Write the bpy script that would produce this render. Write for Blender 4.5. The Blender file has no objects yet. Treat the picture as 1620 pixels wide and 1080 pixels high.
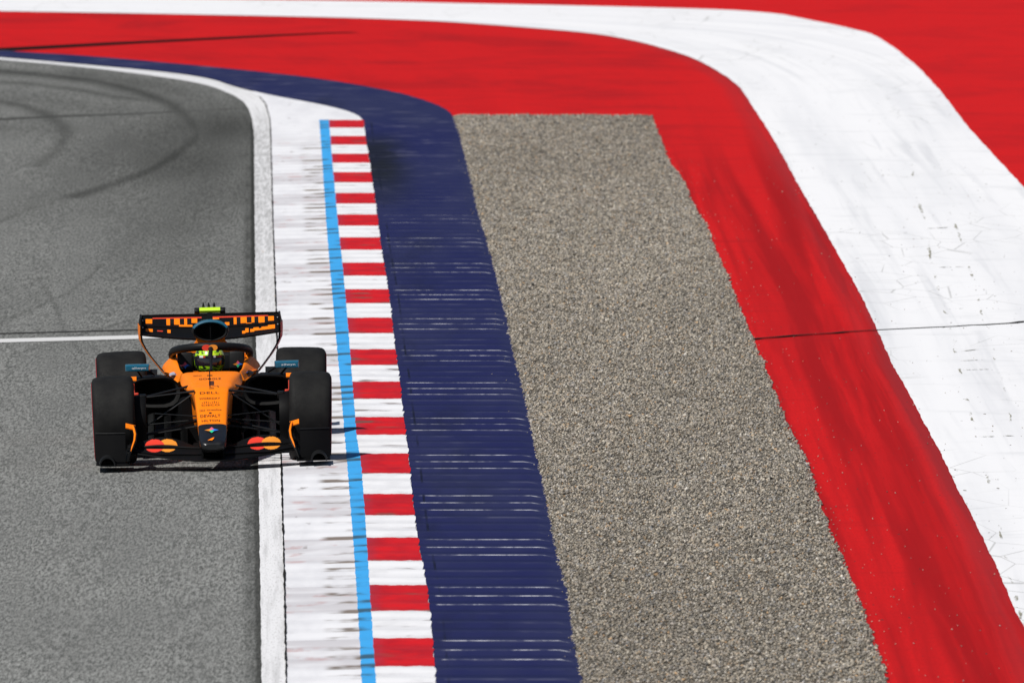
import bpy, bmesh, math, random
import numpy as np
from mathutils import Vector, Matrix, Euler

random.seed(7)
RNG = np.random.default_rng(7)
C = bpy.context.scene.collection
SC = bpy.context.scene

# ------------------------------------------------------------------ camera, world, sun, exposure
F_PX, CAM_H, HORIZON = 27000.0, 8.31, -930.0        # focal length in photo pixels (1620 wide), camera height, horizon row
PITCH = math.atan((540 - HORIZON) / F_PX)
cd = bpy.data.cameras.new('camera')
cam = bpy.data.objects.new('camera', cd); C.objects.link(cam)
cd.sensor_width = 36.0; cd.lens = F_PX / 1620 * 36
cam.location = (0, 0, CAM_H); cam.rotation_euler = (math.pi / 2 - PITCH, 0, 0)
cd.clip_start = 1.0; cd.clip_end = 6000
cd.dof.use_dof = True; cd.dof.focus_distance = 135.5; cd.dof.aperture_fstop = 8.5
SC.camera = cam
SUN_TRAVEL = Vector((0.34, 0.36, -0.66)).normalized()
SUN_EL = math.asin(-SUN_TRAVEL.z)
w = bpy.data.worlds.new('World'); SC.world = w; w.use_nodes = True
nt = w.node_tree; bg = nt.nodes['Background']
sky = nt.nodes.new('ShaderNodeTexSky'); sky.sky_type = 'NISHITA'; sky.sun_disc = False
sky.sun_elevation = SUN_EL; sky.sun_rotation = math.atan2(-SUN_TRAVEL.x, -SUN_TRAVEL.y)
nt.links.new(sky.outputs[0], bg.inputs[0]); bg.inputs[1].default_value = 0.05
sl = bpy.data.lights.new('sun', 'SUN'); sl.energy = 4.25; sl.angle = math.radians(0.53); sl.color = (1.0, 0.965, 0.91)
so = bpy.data.objects.new('sun', sl); C.objects.link(so); so.location = (-40, 60, 80)
so.rotation_euler = SUN_TRAVEL.to_track_quat('-Z', 'Y').to_euler()
SC.view_settings.view_transform = 'Standard'; SC.view_settings.look = 'None'
SC.view_settings.exposure = 0.0; SC.view_settings.gamma = 1.0
SC.cycles.max_bounces = 6

# ------------------------------------------------------------------ helpers: tags, materials
def tag(o, label=None, cat=None, group=None, kind=None):
    if label: o['label'] = label
    if cat: o['category'] = cat
    if group: o['group'] = group
    if kind: o['kind'] = kind
    return o

def empty(name, parent=None, loc=(0, 0, 0)):
    o = bpy.data.objects.new(name, None); C.objects.link(o); o.location = loc
    o.empty_display_size = 0.2
    if parent: o.parent = parent
    return o

class NT:
    def __init__(s, name):
        s.m = bpy.data.materials.new(name); s.m.use_nodes = True
        s.t = s.m.node_tree; s.b = s.t.nodes['Principled BSDF']
    def n(s, typ, **kw):
        nd = s.t.nodes.new('ShaderNode' + typ)
        for k, v in kw.items(): setattr(nd, k, v)
        return nd
    def link(s, a, b): s.t.links.new(a, b)
    def put(s, sock, v):
        if hasattr(v, 'is_output') or hasattr(v, 'links'): s.link(v, sock)
        else: sock.default_value = v
    def math(s, op, a, b=None, c=None, clamp=False):
        nd = s.n('Math', operation=op, use_clamp=clamp)
        s.put(nd.inputs[0], a)
        if b is not None: s.put(nd.inputs[1], b)
        if c is not None: s.put(nd.inputs[2], c)
        return nd.outputs[0]
    def mix(s, fac, a, b, blend='MIX'):
        nd = s.n('Mix', data_type='RGBA', blend_type=blend)
        s.put(nd.inputs[0], fac)
        for i, v in ((6, a), (7, b)):
            if isinstance(v, tuple): v = v if len(v) == 4 else (*v, 1)
            s.put(nd.inputs[i], v)
        return nd.outputs[2]
    def noise(s, vec, scale, detail=3.0, rough=0.55, dist=0.0):
        nd = s.n('TexNoise'); s.link(vec, nd.inputs['Vector'])
        nd.inputs['Scale'].default_value = scale; nd.inputs['Detail'].default_value = detail
        nd.inputs['Roughness'].default_value = rough; nd.inputs['Distortion'].default_value = dist
        return nd.outputs['Fac']
    def ramp(s, v, lo, hi, a=0.0, b=1.0):
        nd = s.n('MapRange', interpolation_type='SMOOTHSTEP'); s.put(nd.inputs[0], v)
        for i, q in enumerate((lo, hi, a, b)): nd.inputs[i + 1].default_value = q
        return nd.outputs[0]
    def scaled(s, vec, sc):
        nd = s.n('Mapping'); s.link(vec, nd.inputs[0]); nd.inputs['Scale'].default_value = sc
        return nd.outputs[0]
    def obj(s): return s.n('TexCoord').outputs['Object']
    def uv(s): return s.n('TexCoord').outputs['UV']
    def sep(s, vec):
        nd = s.n('SeparateXYZ'); s.link(vec, nd.inputs[0]); return nd.outputs
    def attr(s, name): return s.n('Attribute', attribute_name=name).outputs['Fac']
    def done(s, col=None, rough=0.6, bump=None, bstr=0.3, bdist=0.01, **kw):
        if col is not None:
            if isinstance(col, tuple): col = (*col, 1) if len(col) == 3 else col
            s.put(s.b.inputs['Base Color'], col)
        s.put(s.b.inputs['Roughness'], rough)
        for k, v in kw.items(): s.put(s.b.inputs[k.replace('_', ' ')], v)
        if bump is not None:
            nd = s.n('Bump'); nd.inputs['Strength'].default_value = bstr; nd.inputs['Distance'].default_value = bdist
            s.link(bump, nd.inputs['Height']); s.link(nd.outputs[0], s.b.inputs['Normal'])
        return s.m

# ------------------------------------------------------------------ ground shape and pixel -> ground point
CP, SP = math.cos(PITCH), math.sin(PITCH)
def xe(y): return -1.25 - (y - 135.0) * 0.0155          # the line the track falls away from (towards the left)
def zg(x, y):
    c = 0.024 * np.clip((222.0 - y) / 38.0, 0, 1)
    return np.maximum(c * np.minimum(0.0, x - xe(y)), -0.30)
def unproj(px, py):
    px = np.asarray(px, float); py = np.asarray(py, float)
    a = (px - 810) / F_PX; b = (540 - py) / F_PX
    dy = CP + b * SP; dz = -SP + b * CP
    t = CAM_H / -dz
    for _ in range(12):
        t = (CAM_H - zg(a * t, dy * t)) / -dz
    return a * t, dy * t
class Edge:
    """a ground line given by photo points, as x(y) in metres"""
    def __init__(s, pts, wob=0.0, wfreq=1.0, seed=0):
        p = np.array(pts, float); x, y = unproj(p[:, 0], p[:, 1])
        o = np.argsort(y); s.y = y[o]; s.x = x[o]; s.wob = wob; s.f = wfreq; s.seed = seed
        # light smoothing by resampling
        yy = np.linspace(s.y[0], s.y[-1], 500)
        xx = np.interp(yy, s.y, s.x)
        k = np.ones(9) / 9
        xs = np.convolve(np.pad(xx, 4, mode='reflect', reflect_type='odd'), k, 'valid')
        s.y, s.x = yy, xs
        s.s0 = (s.x[20] - s.x[0]) / (s.y[20] - s.y[0]); s.s1 = (s.x[-1] - s.x[-12]) / (s.y[-1] - s.y[-12])
    def __call__(s, y):
        y = np.asarray(y, float); x = np.interp(y, s.y, s.x)
        x = np.where(y < s.y[0], s.x[0] + (y - s.y[0]) * s.s0, x)
        x = np.where(y > s.y[-1], s.x[-1] + (y - s.y[-1]) * s.s1, x)
        if s.wob:
            r = np.zeros_like(y)
            for i in range(6):
                fr = s.f * (1.9 ** i); r += np.sin(y * fr * 6.283 + s.seed * 1.7 + i * 2.1 + 1.3 * np.sin(y * fr * 1.37)) / (1.25 ** i)
            x = x + s.wob * r * 0.4
        return x

E_TRACK = Edge([(-900, 20), (-300, 75), (-100, 87), (0, 95), (67, 101), (133, 107), (200, 115), (267, 124), (310, 131), (333, 137), (360, 147), (380, 157), (391, 168), (398, 185), (402, 213), (403, 360), (405, 540), (409, 740), (413, 1000), (414, 1080), (415, 1200)], 0.0035, 0.4)
E_JOINT = Edge([(400, 150), (410, 153), (420, 166), (427, 190), (428, 210), (432, 360), (435, 440), (437, 500), (440, 600), (445, 740), (450, 920), (453, 1080), (456, 1200)], 0.003, 0.5)
E_BLUE_L = Edge([(504, 180), (505, 192), (510, 260), (516, 353), (524, 450), (532, 540), (541, 640), (549, 735), (559, 860), (567, 980), (572, 1080), (579, 1200)], 0.004, .9)
E_BLUE_R = Edge([(519, 180), (520.5, 192), (526, 260), (534.6, 353), (545, 450), (555, 570), (564, 690), (572, 740), (580, 850), (588, 980), (595, 1080), (603, 1200)], 0.004, .9, 2)
E_RW = Edge([(574, 180), (575, 190), (578, 220), (583, 248), (587, 275), (592, 310), (597, 345), (603, 395), (611, 440), (617, 480), (625, 553), (632, 600), (637, 650), (646, 720), (652, 785), (660, 850), (668, 893), (677, 940), (684, 1010), (689, 1075), (699, 1200)])
E_NAVY_IN = Edge([(-900, 17.5), (-300, 72.5), (-100, 84), (0, 91.5), (67, 97), (133, 103), (200, 109), (267, 115), (333, 125), (377, 140), (433, 153), (500, 165), (540, 174), (560, 180), (573, 188), (576, 196), (578, 220), (583, 248), (587, 275), (592, 310), (597, 345), (603, 395), (611, 440), (617, 480), (625, 553), (632, 600), (637, 650), (646, 720), (652, 785), (660, 850), (668, 893), (677, 940), (684, 1010), (689, 1075), (699, 1200)])
E_NAVY_OUT = Edge([(-900, 12), (-300, 66), (-100, 76), (0, 82), (100, 87), (167, 92), (333, 107), (450, 119), (540, 131), (600, 142), (640, 150), (680, 163), (703, 172), (716, 183), (720, 195), (727, 213), (737, 253), (747, 293), (755, 333), (763, 358), (780, 417), (793, 470), (803, 510), (812, 560), (823, 600), (833, 640), (840, 680), (848, 720), (860, 770), (870, 823), (883, 887), (897, 933), (902, 967), (908, 1020), (920, 1073), (944, 1200)], 0.01, .7)
E_GRAV_R = Edge([(1022, 170), (1028, 181), (1035, 200), (1045, 225), (1057, 257), (1080, 287), (1097, 330), (1117, 358), (1127, 390), (1147, 433), (1160, 467), (1180, 517), (1193, 547), (1213, 593), (1230, 640), (1250, 687), (1270, 720), (1280, 747), (1293, 793), (1310, 840), (1333, 890), (1353, 943), (1370, 987), (1390, 1040), (1403, 1078), (1450, 1200)], 0.014, .35, 3)
E_WHITE_IN = Edge([(-900, 6), (-300, 14), (0, 18), (200, 22), (400, 25), (540, 28.5), (640, 31), (740, 37), (820, 43), (940, 53), (1010, 66), (1080, 86), (1115, 101), (1150, 122), (1172, 140), (1195, 176), (1213, 203), (1233, 237), (1263, 293), (1302, 360), (1330, 410), (1360, 463), (1387, 520), (1413, 580), (1437, 620), (1457, 660), (1490, 720), (1513, 770), (1540, 820), (1560, 863), (1580, 903), (1600, 953), (1620, 993), (1700, 1180)], 0.006, .3, 5)
E_WHITE_OUT = Edge([(-900, -9), (-300, -5), (0, -3), (400, -1), (540, 1.5), (700, 5.5), (900, 10), (1080, 12.5), (1220, 20), (1280, 32), (1330, 42), (1380, 54), (1415, 76), (1453, 107), (1490, 147), (1530, 200), (1573, 247), (1620, 297), (1700, 395), (1900, 700), (2250, 1200)], 0.006, .3, 6)

# kerb blocks: rows at which each red block starts
RED_ROWS = [192, 218, 246, 275, 308, 342, 378, 418, 460, 505, 555, 606, 662, 720, 784, 853, 928, 1012]
_, RED_Y = unproj(np.full(len(RED_ROWS), 600.0), np.array(RED_ROWS, float))
_k = np.arange(len(RED_ROWS), dtype=float)
_o = np.argsort(RED_Y); _ry, _rk = RED_Y[_o], _k[_o]
def phase(y):                                              # one unit = one red + one white block (grows towards the camera)
    y = np.asarray(y, float); p = np.interp(y, _ry, _rk)
    lo = (_rk[1] - _rk[0]) / (_ry[1] - _ry[0]); hi = (_rk[-1] - _rk[-2]) / (_ry[-1] - _ry[-2])
    p = np.where(y < _ry[0], _rk[0] + (y - _ry[0]) * lo, p)
    return np.where(y > _ry[-1], _rk[-1] + (y - _ry[-1]) * hi, p)
KERB_END = float(RED_Y.max())
def ridge(y):
    r = 0.5 - 0.5 * np.cos(2 * math.pi * 6 * phase(y))
    return np.power(r, 1.4) * np.clip((KERB_END + 0.3 - y) / 2.5, 0, 1)
def kerb_relief(x, y):
    a = np.clip((x - E_JOINT(y)) / 0.35, 0, 1); b = np.clip((E_NAVY_OUT(y) - 0.02 - x) / 0.09, 0, 1)
    step = np.clip((x - E_RW(y)) / 0.02, 0, 1)
    return ridge(y) * np.minimum(a * (0.010 + 0.010 * np.clip((x - E_BLUE_L(y)) / .1, 0, 1)), 1) * (1 - 0.15 * step) * b

def grid_mesh(name, X, Y, Z, mat, uv=None, attrs=None, smooth=True):
    nr, nc = X.shape
    v = np.stack([X, Y, Z], -1).reshape(-1, 3)
    idx = np.arange(nr * nc).reshape(nr, nc)
    q = np.stack([idx[:-1, :-1], idx[:-1, 1:], idx[1:, 1:], idx[1:, :-1]], -1).reshape(-1, 4)
    me = bpy.data.meshes.new(name)
    me.vertices.add(len(v)); me.vertices.foreach_set('co', v.ravel().astype(np.float32))
    me.loops.add(q.size); me.loops.foreach_set('vertex_index', q.ravel().astype(np.int32))
    me.polygons.add(len(q)); me.polygons.foreach_set('loop_start', np.arange(0, q.size, 4, dtype=np.int32))
    me.polygons.foreach_set('loop_total', np.full(len(q), 4, np.int32))
    if uv is not None:
        l = me.uv_layers.new(name='UVMap')
        u = np.stack([uv[0], uv[1]], -1).reshape(-1, 2)[q.ravel()]
        l.data.foreach_set('uv', u.ravel().astype(np.float32))
    for k, a in (attrs or {}).items():
        at = me.attributes.new(k, 'FLOAT', 'POINT'); at.data.foreach_set('value', a.ravel().astype(np.float32))
    me.update(calc_edges=True)
    me.polygons.foreach_set('use_smooth', np.full(len(q), smooth))
    me.materials.append(mat)
    o = bpy.data.objects.new(name, me); C.objects.link(o)
    return o

def strip(name, el, er, y0, y1, step, ncol, zoff, mat, relief=None, lpad=0.0, rpad=0.0, anchor='L', cols=None, vphase=False, attrs=None):
    y = np.arange(y0, y1 + step, step)
    xl = el(y) - lpad; xr = np.maximum(er(y) + rpad, xl + 0.002)
    t = np.linspace(0, 1, ncol) if cols is None else cols
    X = xl[:, None] + (xr - xl)[:, None] * t[None]; Y = np.repeat(y[:, None], X.shape[1], 1)
    Z = zg(X, Y) + zoff
    if relief: Z = Z + relief(X, Y)
    U = X - (xl + lpad if anchor == 'L' else xr - rpad)[:, None]; V = phase(Y) if vphase else Y
    at = attrs(X, Y) if attrs else None
    return tag(grid_mesh(name, X, Y, Z, mat, (U, V), at), kind='structure')

# ------------------------------------------------------------------ setting materials
def asphalt_mat():
    m = NT('asphalt'); p = m.obj()
    g = m.noise(m.scaled(p, (1, .075, 1)), 50, 2.5, .66)
    g2 = m.noise(m.scaled(p, (1, .10, 1)), 150, 1.0, .5)
    big = m.noise(m.scaled(p, (1, .12, 1)), 1.6, 4, .6)
    mid = m.noise(m.scaled(p, (1, .05, 1)), 9, 3, .6)
    f = m.math('ADD', m.math('MULTIPLY', m.ramp(g, .33, .68), .60), m.math('MULTIPLY', m.ramp(g2, .3, .7), .40))
    col = m.mix(f, (.046, .048, .045), (.345, .349, .336))
    col = m.mix(m.ramp(big, .35, .7, 0, .35), col, (.125, .128, .125))
    col = m.mix(m.ramp(mid, .4, .75, 0, .22), col, (.22, .22, .21))
    col = m.mix(m.attr('wear'), col, (.024, .0245, .022))
    return m.done(col, .85, Specular_IOR_Level=.03)
def red_mat(name, streak=1.0):
    m = NT(name); u = m.uv(); p = m.obj()
    st = m.noise(m.scaled(u, (2.6, .022, 1)), 1.0, 4, .62, .4)
    st2 = m.noise(m.scaled(u, (7.0, .05, 1)), 1.0, 3, .6, .2)
    tr = m.noise(m.scaled(p, (.35, 1.2, 1)), 1.0, 4, .65, .3)
    sm = m.noise(m.scaled(p, (.45, .22, 1)), 1.0, 5, .68, .6)
    nearf = m.ramp(m.sep(p)[1], 202, 178, .12 * streak, streak)
    fine = m.noise(m.scaled(p, (1, .09, 1)), 55, 2, .6)
    col = m.mix(m.math('MULTIPLY', nearf, m.ramp(st, .40, .62)), (.59, .0108, .0118), (.33, .0065, .008))
    col = m.mix(m.math('MULTIPLY', m.math('SUBTRACT', 1.0, nearf), m.ramp(sm, .45, .70)), col, (.36, .009, .012))
    col = m.mix(m.math('MULTIPLY', nearf, m.ramp(st2, .52, .74, 0, .55)), col, (.36, .008, .010))
    col = m.mix(m.ramp(tr, .50, .74, 0, .50), col, (.36, .010, .012))
    col = m.mix(m.ramp(fine, .35, .75, 0, .42), col, (.38, .009, .010))
    uu = m.sep(u)[0]
    if streak < 1: col = m.mix(.45, col, (.57, .0108, .0118))
    # rubbed dirty edge along the white band
    e = m.math('MULTIPLY', m.ramp(uu, -.32, 0.0), 1.0 if streak >= 1 else 0.0)
    col = m.mix(m.math('MULTIPLY', e, m.ramp(st2, .3, .6, .15, .55)), col, (.24, .03, .035))
    pk = m.noise(m.scaled(p, (1, .18, 1)), 26, 1, .5)
    col = m.mix(m.ramp(pk, .735, .78), col, (.12, .03, .03))
    return m.done(col, .7, Specular_IOR_Level=.03)
def white_band_mat():
    m = NT('white_runoff_paint'); u = m.uv(); p = m.obj()
    st = m.noise(m.scaled(u, (1.4, .03, 1)), 1.0, 4, .6, .3)
    st2 = m.noise(m.scaled(u, (4.5, .05, 1)), 1.0, 3, .6, .5)
    tr = m.noise(m.scaled(p, (.8, .9, 1)), 1.0, 4, .7, .2)
    col = m.mix(m.ramp(st, .40, .70, 0, .55), (.83, .83, .845), (.66, .67, .70))
    col = m.mix(m.ramp(st2, .52, .74, 0, .55), col, (.57, .58, .61))
    col = m.mix(m.ramp(tr, .52, .76, 0, .45), col, (.58, .59, .61))
    lr = m.noise(m.scaled(u, (3.2, .018, 1)), 1.0, 3, .6, .25)
    col = m.mix(m.ramp(lr, .62, .76, 0, .28), col, (.42, .43, .46))
    crk = m.n('TexVoronoi', feature='DISTANCE_TO_EDGE'); m.link(m.scaled(p, (2.2, .55, 1)), crk.inputs['Vector']); crk.inputs['Scale'].default_value = 1.0
    cm = m.math('MULTIPLY', m.ramp(crk.outputs['Distance'], .004, .016, 1, 0), m.ramp(m.noise(m.scaled(p, (.7, .12, 1)), 1.0, 2), .50, .64))
    col = m.mix(m.math('MULTIPLY', cm, .42), col, (.20, .20, .18))
    pk = m.noise(m.scaled(p, (1, .22, 1)), 19, 1, .5)
    col = m.mix(m.ramp(pk, .745, .79, 0, .9), col, (.16, .15, .12))
    return m.done(col, .65, Specular_IOR_Level=.03)
def concrete_edge_mat():
    m = NT('worn_white_edge'); u = m.uv(); p = m.obj()
    st = m.noise(m.scaled(u, (16, .25, 1)), 1.0, 4, .65, .3)
    bl = m.noise(m.scaled(p, (5, .35, 1)), 1.0, 4, .65)
    fn = m.noise(m.scaled(p, (1, .08, 1)), 80, 2, .6)
    col = m.mix(m.ramp(st, .42, .72), (.74, .74, .755), (.55, .55, .56))
    col = m.mix(m.ramp(bl, .60, .80, 0, .35), col, (.40, .39, .385))
    far = m.math('MULTIPLY', m.ramp(m.sep(p)[1], 140, 180, 0, .8), m.ramp(m.sep(p)[1], 205, 196))
    col = m.mix(m.math('MULTIPLY', far, m.ramp(m.noise(m.scaled(p, (30, 1.1, 1)), 1.0, 3, .7), .36, .66, .1, .9)), col, (.30, .30, .30))
    col = m.mix(m.ramp(fn, .52, .70, 0, .45), col, (.34, .33, .32))
    rs = m.noise(m.scaled(p, (14, .9, 1)), 1.0, 2, .5)
    col = m.mix(m.ramp(rs, .70, .78, 0, .5), col, (.40, .25, .14))
    return m.done(col, .8, Specular_IOR_Level=.03)
def rubber_mask(m, p, ph, scale=(3.2, 1)):
    """dark rubber left in the hollows between kerb ridges"""
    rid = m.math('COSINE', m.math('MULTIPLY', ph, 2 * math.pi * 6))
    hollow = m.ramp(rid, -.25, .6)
    nz = m.noise(m.scaled(p, (scale[0], scale[1], 1)), 1.0, 3, .6)
    return m.math('MULTIPLY', hollow, m.ramp(nz, .46, .58)), hollow
def white_kerb_mat():
    m = NT('white_kerb_paint'); u = m.uv(); p = m.obj(); s = m.sep(u)
    near = m.attr('blue_dist')                                 # metres left of the blue line
    mask, hollow = rubber_mask(m, p, s[1], (1.7, .9))
    nz = m.noise(m.scaled(p, (3.0, .35, 1)), 1.0, 4, .65)
    wash = m.noise(m.scaled(p, (1.3, 1.15, 1)), 1.0, 3, .6)
    col = m.mix(m.ramp(nz, .4, .7), (.79, .79, .815), (.70, .70, .73))
    blk = m.ramp(m.math('FRACT', s[1]), .47, .53)
    old = m.math('MULTIPLY', m.math('SUBTRACT', 1.0, blk), m.ramp(wash, .30, .60, .1, .95))
    yf = m.ramp(m.sep(p)[1], KERB_END - 1, KERB_END - 12)
    old = m.math('MULTIPLY', old, yf)
    col = m.mix(old, col, (.57, .555, .58))
    pink = m.math('MULTIPLY', m.math('MULTIPLY', m.math('SUBTRACT', 1.0, blk), hollow), m.ramp(m.noise(m.scaled(p, (4, 1.0, 1)), 1.0, 3), .52, .66, 0, .6))
    col = m.mix(m.math('MULTIPLY', pink, yf), col, (.50, .27, .26))
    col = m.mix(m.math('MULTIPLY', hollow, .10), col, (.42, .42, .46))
    yfade = m.ramp(m.sep(p)[1], KERB_END - 1, KERB_END - 10)
    near0 = near
    zone = m.math('MULTIPLY', m.math('MULTIPLY', yfade, m.ramp(near, .26, .17)), m.ramp(near, -.02, .0, .85, 1.0))
    brown = m.mix(m.noise(m.scaled(p, (3, 2.4, 1)), 1.0, 2), (.06, .052, .048), (.33, .26, .21))
    col = m.mix(m.math('MULTIPLY', m.math('MULTIPLY', mask, zone), .95), col, brown)
    zone2 = m.math('MULTIPLY', m.ramp(near, .52, .40), m.ramp(near, .26, .36))
    m2 = m.math('MULTIPLY', hollow, m.ramp(m.noise(m.scaled(p, (7, .8, 1)), 1.0, 3), .60, .70))
    col = m.mix(m.math('MULTIPLY', m.math('MULTIPLY', m2, zone2), .7), col, (.22, .19, .18))
    return m.done(col, .6, Specular_IOR_Level=.03)
def blue_mat():
    m = NT('blue_line_paint'); u = m.uv(); p = m.obj(); s = m.sep(u)
    mask, hollow = rubber_mask(m, p, s[1], (1.7, .9))
    nz = m.noise(m.scaled(p, (4, .5, 1)), 1.0, 3)
    col = m.mix(nz, (.045, .33, .72), (.06, .38, .78))
    col = m.mix(m.math('MULTIPLY', mask, .85), col, (.045, .07, .08))
    return m.done(col, .55, Specular_IOR_Level=.03)
def red_white_mat():
    m = NT('red_white_kerb_paint'); u = m.uv(); p = m.obj(); s = m.sep(u)
    wob = m.noise(m.scaled(p, (9, .6, 1)), 1.0, 3, .6)
    ph = m.math('ADD', s[1], m.math('MULTIPLY', m.math('SUBTRACT', wob, .5), .045))
    blk = m.ramp(m.math('FRACT', m.math('ADD', ph, 100.0)), .490, .505)
    nz = m.noise(m.scaled(p, (2.6, 1.6, 1)), 1.0, 4, .65)
    red = m.mix(m.ramp(nz, .38, .68), (.62, .013, .018), (.42, .012, .020))
    lf = m.ramp(s[0], .0, .10, .55, 0)
    red = m.mix(lf, red, (.33, .035, .06))
    white = m.mix(m.ramp(nz, .42, .7), (.80, .80, .82), (.69, .69, .71))
    col = m.mix(blk, red, white)
    mask, hollow = rubber_mask(m, p, s[1], (1.0, 1.6))
    col = m.mix(m.math('MULTIPLY', hollow, m.ramp(m.noise(m.scaled(p, (1.2, 1.4, 1)), 1.0, 3), .3, .65, .08, .5)), col, m.mix(blk, (.40, .012, .02), (.58, .58, .61)))
    lm = m.math('MULTIPLY', mask, m.ramp(m.noise(m.scaled(p, (2.6, 1.4, 1)), 1.0, 3), .50, .64, 0, .85))
    col = m.mix(lm, col, (.13, .085, .07))
    return m.done(col, .55, Specular_IOR_Level=.03)
def navy_mat():
    m = NT('navy_kerb_paint'); u = m.uv(); p = m.obj(); s = m.sep(u)
    nz = m.noise(m.scaled(p, (1.2, .12, 1)), 1.0, 4, .6)
    col = m.mix(m.ramp(nz, .35, .7), (.0150, .0165, .080), (.024, .026, .085))
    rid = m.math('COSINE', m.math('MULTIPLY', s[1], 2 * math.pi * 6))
    crest = m.ramp(rid, -.925, -.992)
    first = m.ramp(m.math('FRACT', m.math('ADD', s[1], 100.02)), .50, .52, 1, 0)     # three worn crests in every six
    wn = m.noise(m.scaled(p, (3.4, 1.3, 1)), 1.0, 4, .7)
    wn2 = m.noise(m.scaled(p, (16, 1.0, 1)), 1.0, 2, .6)
    wear = m.math('MULTIPLY', m.math('MULTIPLY', crest, first), m.ramp(wn, .40, .62, .05, 1))
    wear = m.math('MULTIPLY', wear, m.ramp(wn2, .3, .55, .35, 1))
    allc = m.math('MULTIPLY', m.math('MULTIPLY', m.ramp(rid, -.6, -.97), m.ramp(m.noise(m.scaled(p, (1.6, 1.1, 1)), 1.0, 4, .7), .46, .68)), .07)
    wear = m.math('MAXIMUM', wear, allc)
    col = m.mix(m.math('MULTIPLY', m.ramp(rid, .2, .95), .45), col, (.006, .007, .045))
    kz = m.math('MULTIPLY', m.ramp(m.sep(p)[1], KERB_END - 16, KERB_END - 34), m.math('MULTIPLY', m.ramp(s[0], .04, .07), m.ramp(m.attr('out_dist'), .02, .09)))
    col = m.mix(m.math('MULTIPLY', wear, kz), col, (.58, .58, .64))
    # rubber laid down where cars leave the kerb at its far end
    yy = m.sep(p)[1]
    rz = m.math('MULTIPLY', m.math('MULTIPLY', m.ramp(yy, KERB_END - 25, KERB_END - 12), m.ramp(yy, KERB_END - 2, KERB_END - 9)), m.ramp(s[0], .62, .12))
    col = m.mix(m.math('MULTIPLY', rz, m.ramp(m.noise(m.scaled(p, (1.2, .25, 1)), 1.0, 3), .26, .52, 0, 1.0)), col, (.010, .010, .012))
    sc = m.math('MULTIPLY', m.ramp(m.noise(m.scaled(p, (1.4, 1.5, 1)), 1.0, 3, .7), .52, .72, 0, .6), m.ramp(yy, KERB_END - 30, KERB_END - 10))
    col = m.mix(sc, col, (.11, .11, .18))
    hz = m.math('MULTIPLY', m.ramp(s[0], .9, .1), m.ramp(m.noise(m.scaled(p, (1.5, .16, 1)), 1.0, 4, .65), .48, .70, 0, .55))
    col = m.mix(hz, col, (.009, .009, .028))
    seam = m.math('MULTIPLY', m.ramp(m.math('ABSOLUTE', m.math('SUBTRACT', s[0], .085)), .006, .012, .8, 0), m.ramp(m.noise(m.scaled(p, (1, .5, 1)), 1.0, 2), .45, .6))
    col = m.mix(seam, col, (.006, .006, .018))
    return m.done(col, .48, Specular_IOR_Level=.03)
def plain(name, col, rough=.6, **kw):
    m = NT(name); p = m.obj(); n = m.noise(p, 30, 3)
    return m.done(m.mix(m.ramp(n, .35, .7), col, tuple(c * .72 for c in col)), rough, **{**dict(Specular_IOR_Level=.03), **kw})
def gravel_mat():
    m = NT('gravel_stone')
    at = m.n('Attribute', attribute_name='col')
    n = m.noise(m.obj(), 160, 2)
    return m.done(m.mix(m.ramp(n, .3, .7, 0, .25), at.outputs['Color'], (.12, .11, .09)), .85, Specular_IOR_Level=.2)
def gravel_bed_mat():
    m = NT('gravel_bed_soil'); p = m.scaled(m.obj(), (1, .15, 1))
    n = m.noise(p, 45, 3, .7)
    return m.done(m.mix(m.ramp(n, .3, .7), (.07, .062, .05), (.24, .21, .17)), .9, Specular_IOR_Level=.2)

# ------------------------------------------------------------------ setting
gb = bmesh.new(); bmesh.ops.create_grid(gb, x_segments=1, y_segments=1, size=3000)
gm = bpy.data.meshes.new('ground'); gb.to_mesh(gm); gb.free(); gm.materials.append(plain('ground_tarmac', (.13, .13, .125), .9))
go = bpy.data.objects.new('ground', gm); C.objects.link(go); go.location = (0, 0, -.6); tag(go, kind='structure')

# tyre marks on the tarmac: (photo polyline, half width m, strength, stretch)
MARKS = [([(-60, 150), (60, 158), (170, 172), (250, 190), (285, 208), (280, 228), (230, 256), (150, 285)], .30, .24), ([(-60, 200), (60, 204), (170, 212), (240, 226), (250, 240), (210, 262), (120, 300), (40, 330)], .34, .20), ([(120, 118), (220, 132), (320, 156), (368, 180), (386, 215), (390, 262), (388, 320)], .26, .30),
         ([(-60, 108), (60, 118), (150, 128), (220, 145), (270, 165), (300, 188), (313, 208), (305, 225), (280, 245), (240, 268), (180, 292), (120, 310)], .13, .55),
         ([(-60, 128), (40, 132), (120, 142), (180, 153), (235, 160)], .08, .42),
         ([(0, 160), (40, 168), (75, 182), (100, 200), (105, 215), (92, 238), (60, 262)], .10, .42),
         ([(-20, 190), (100, 184), (200, 181), (300, 176), (375, 172)], .05, .75),
         ([(0, 118), (100, 123), (200, 128), (260, 133)], .07, .30),
         ([(0, 350), (60, 325), (120, 308), (160, 300)], .05, .28), ([(60, 440), (90, 485), (100, 520), (130, 560)], .016, .26), ([(0, 510), (60, 485), (110, 462), (140, 440), (160, 418)], .016, .26), ([(0, 565), (40, 555), (90, 540), (160, 520), (210, 505)], .018, .22)]
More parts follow.
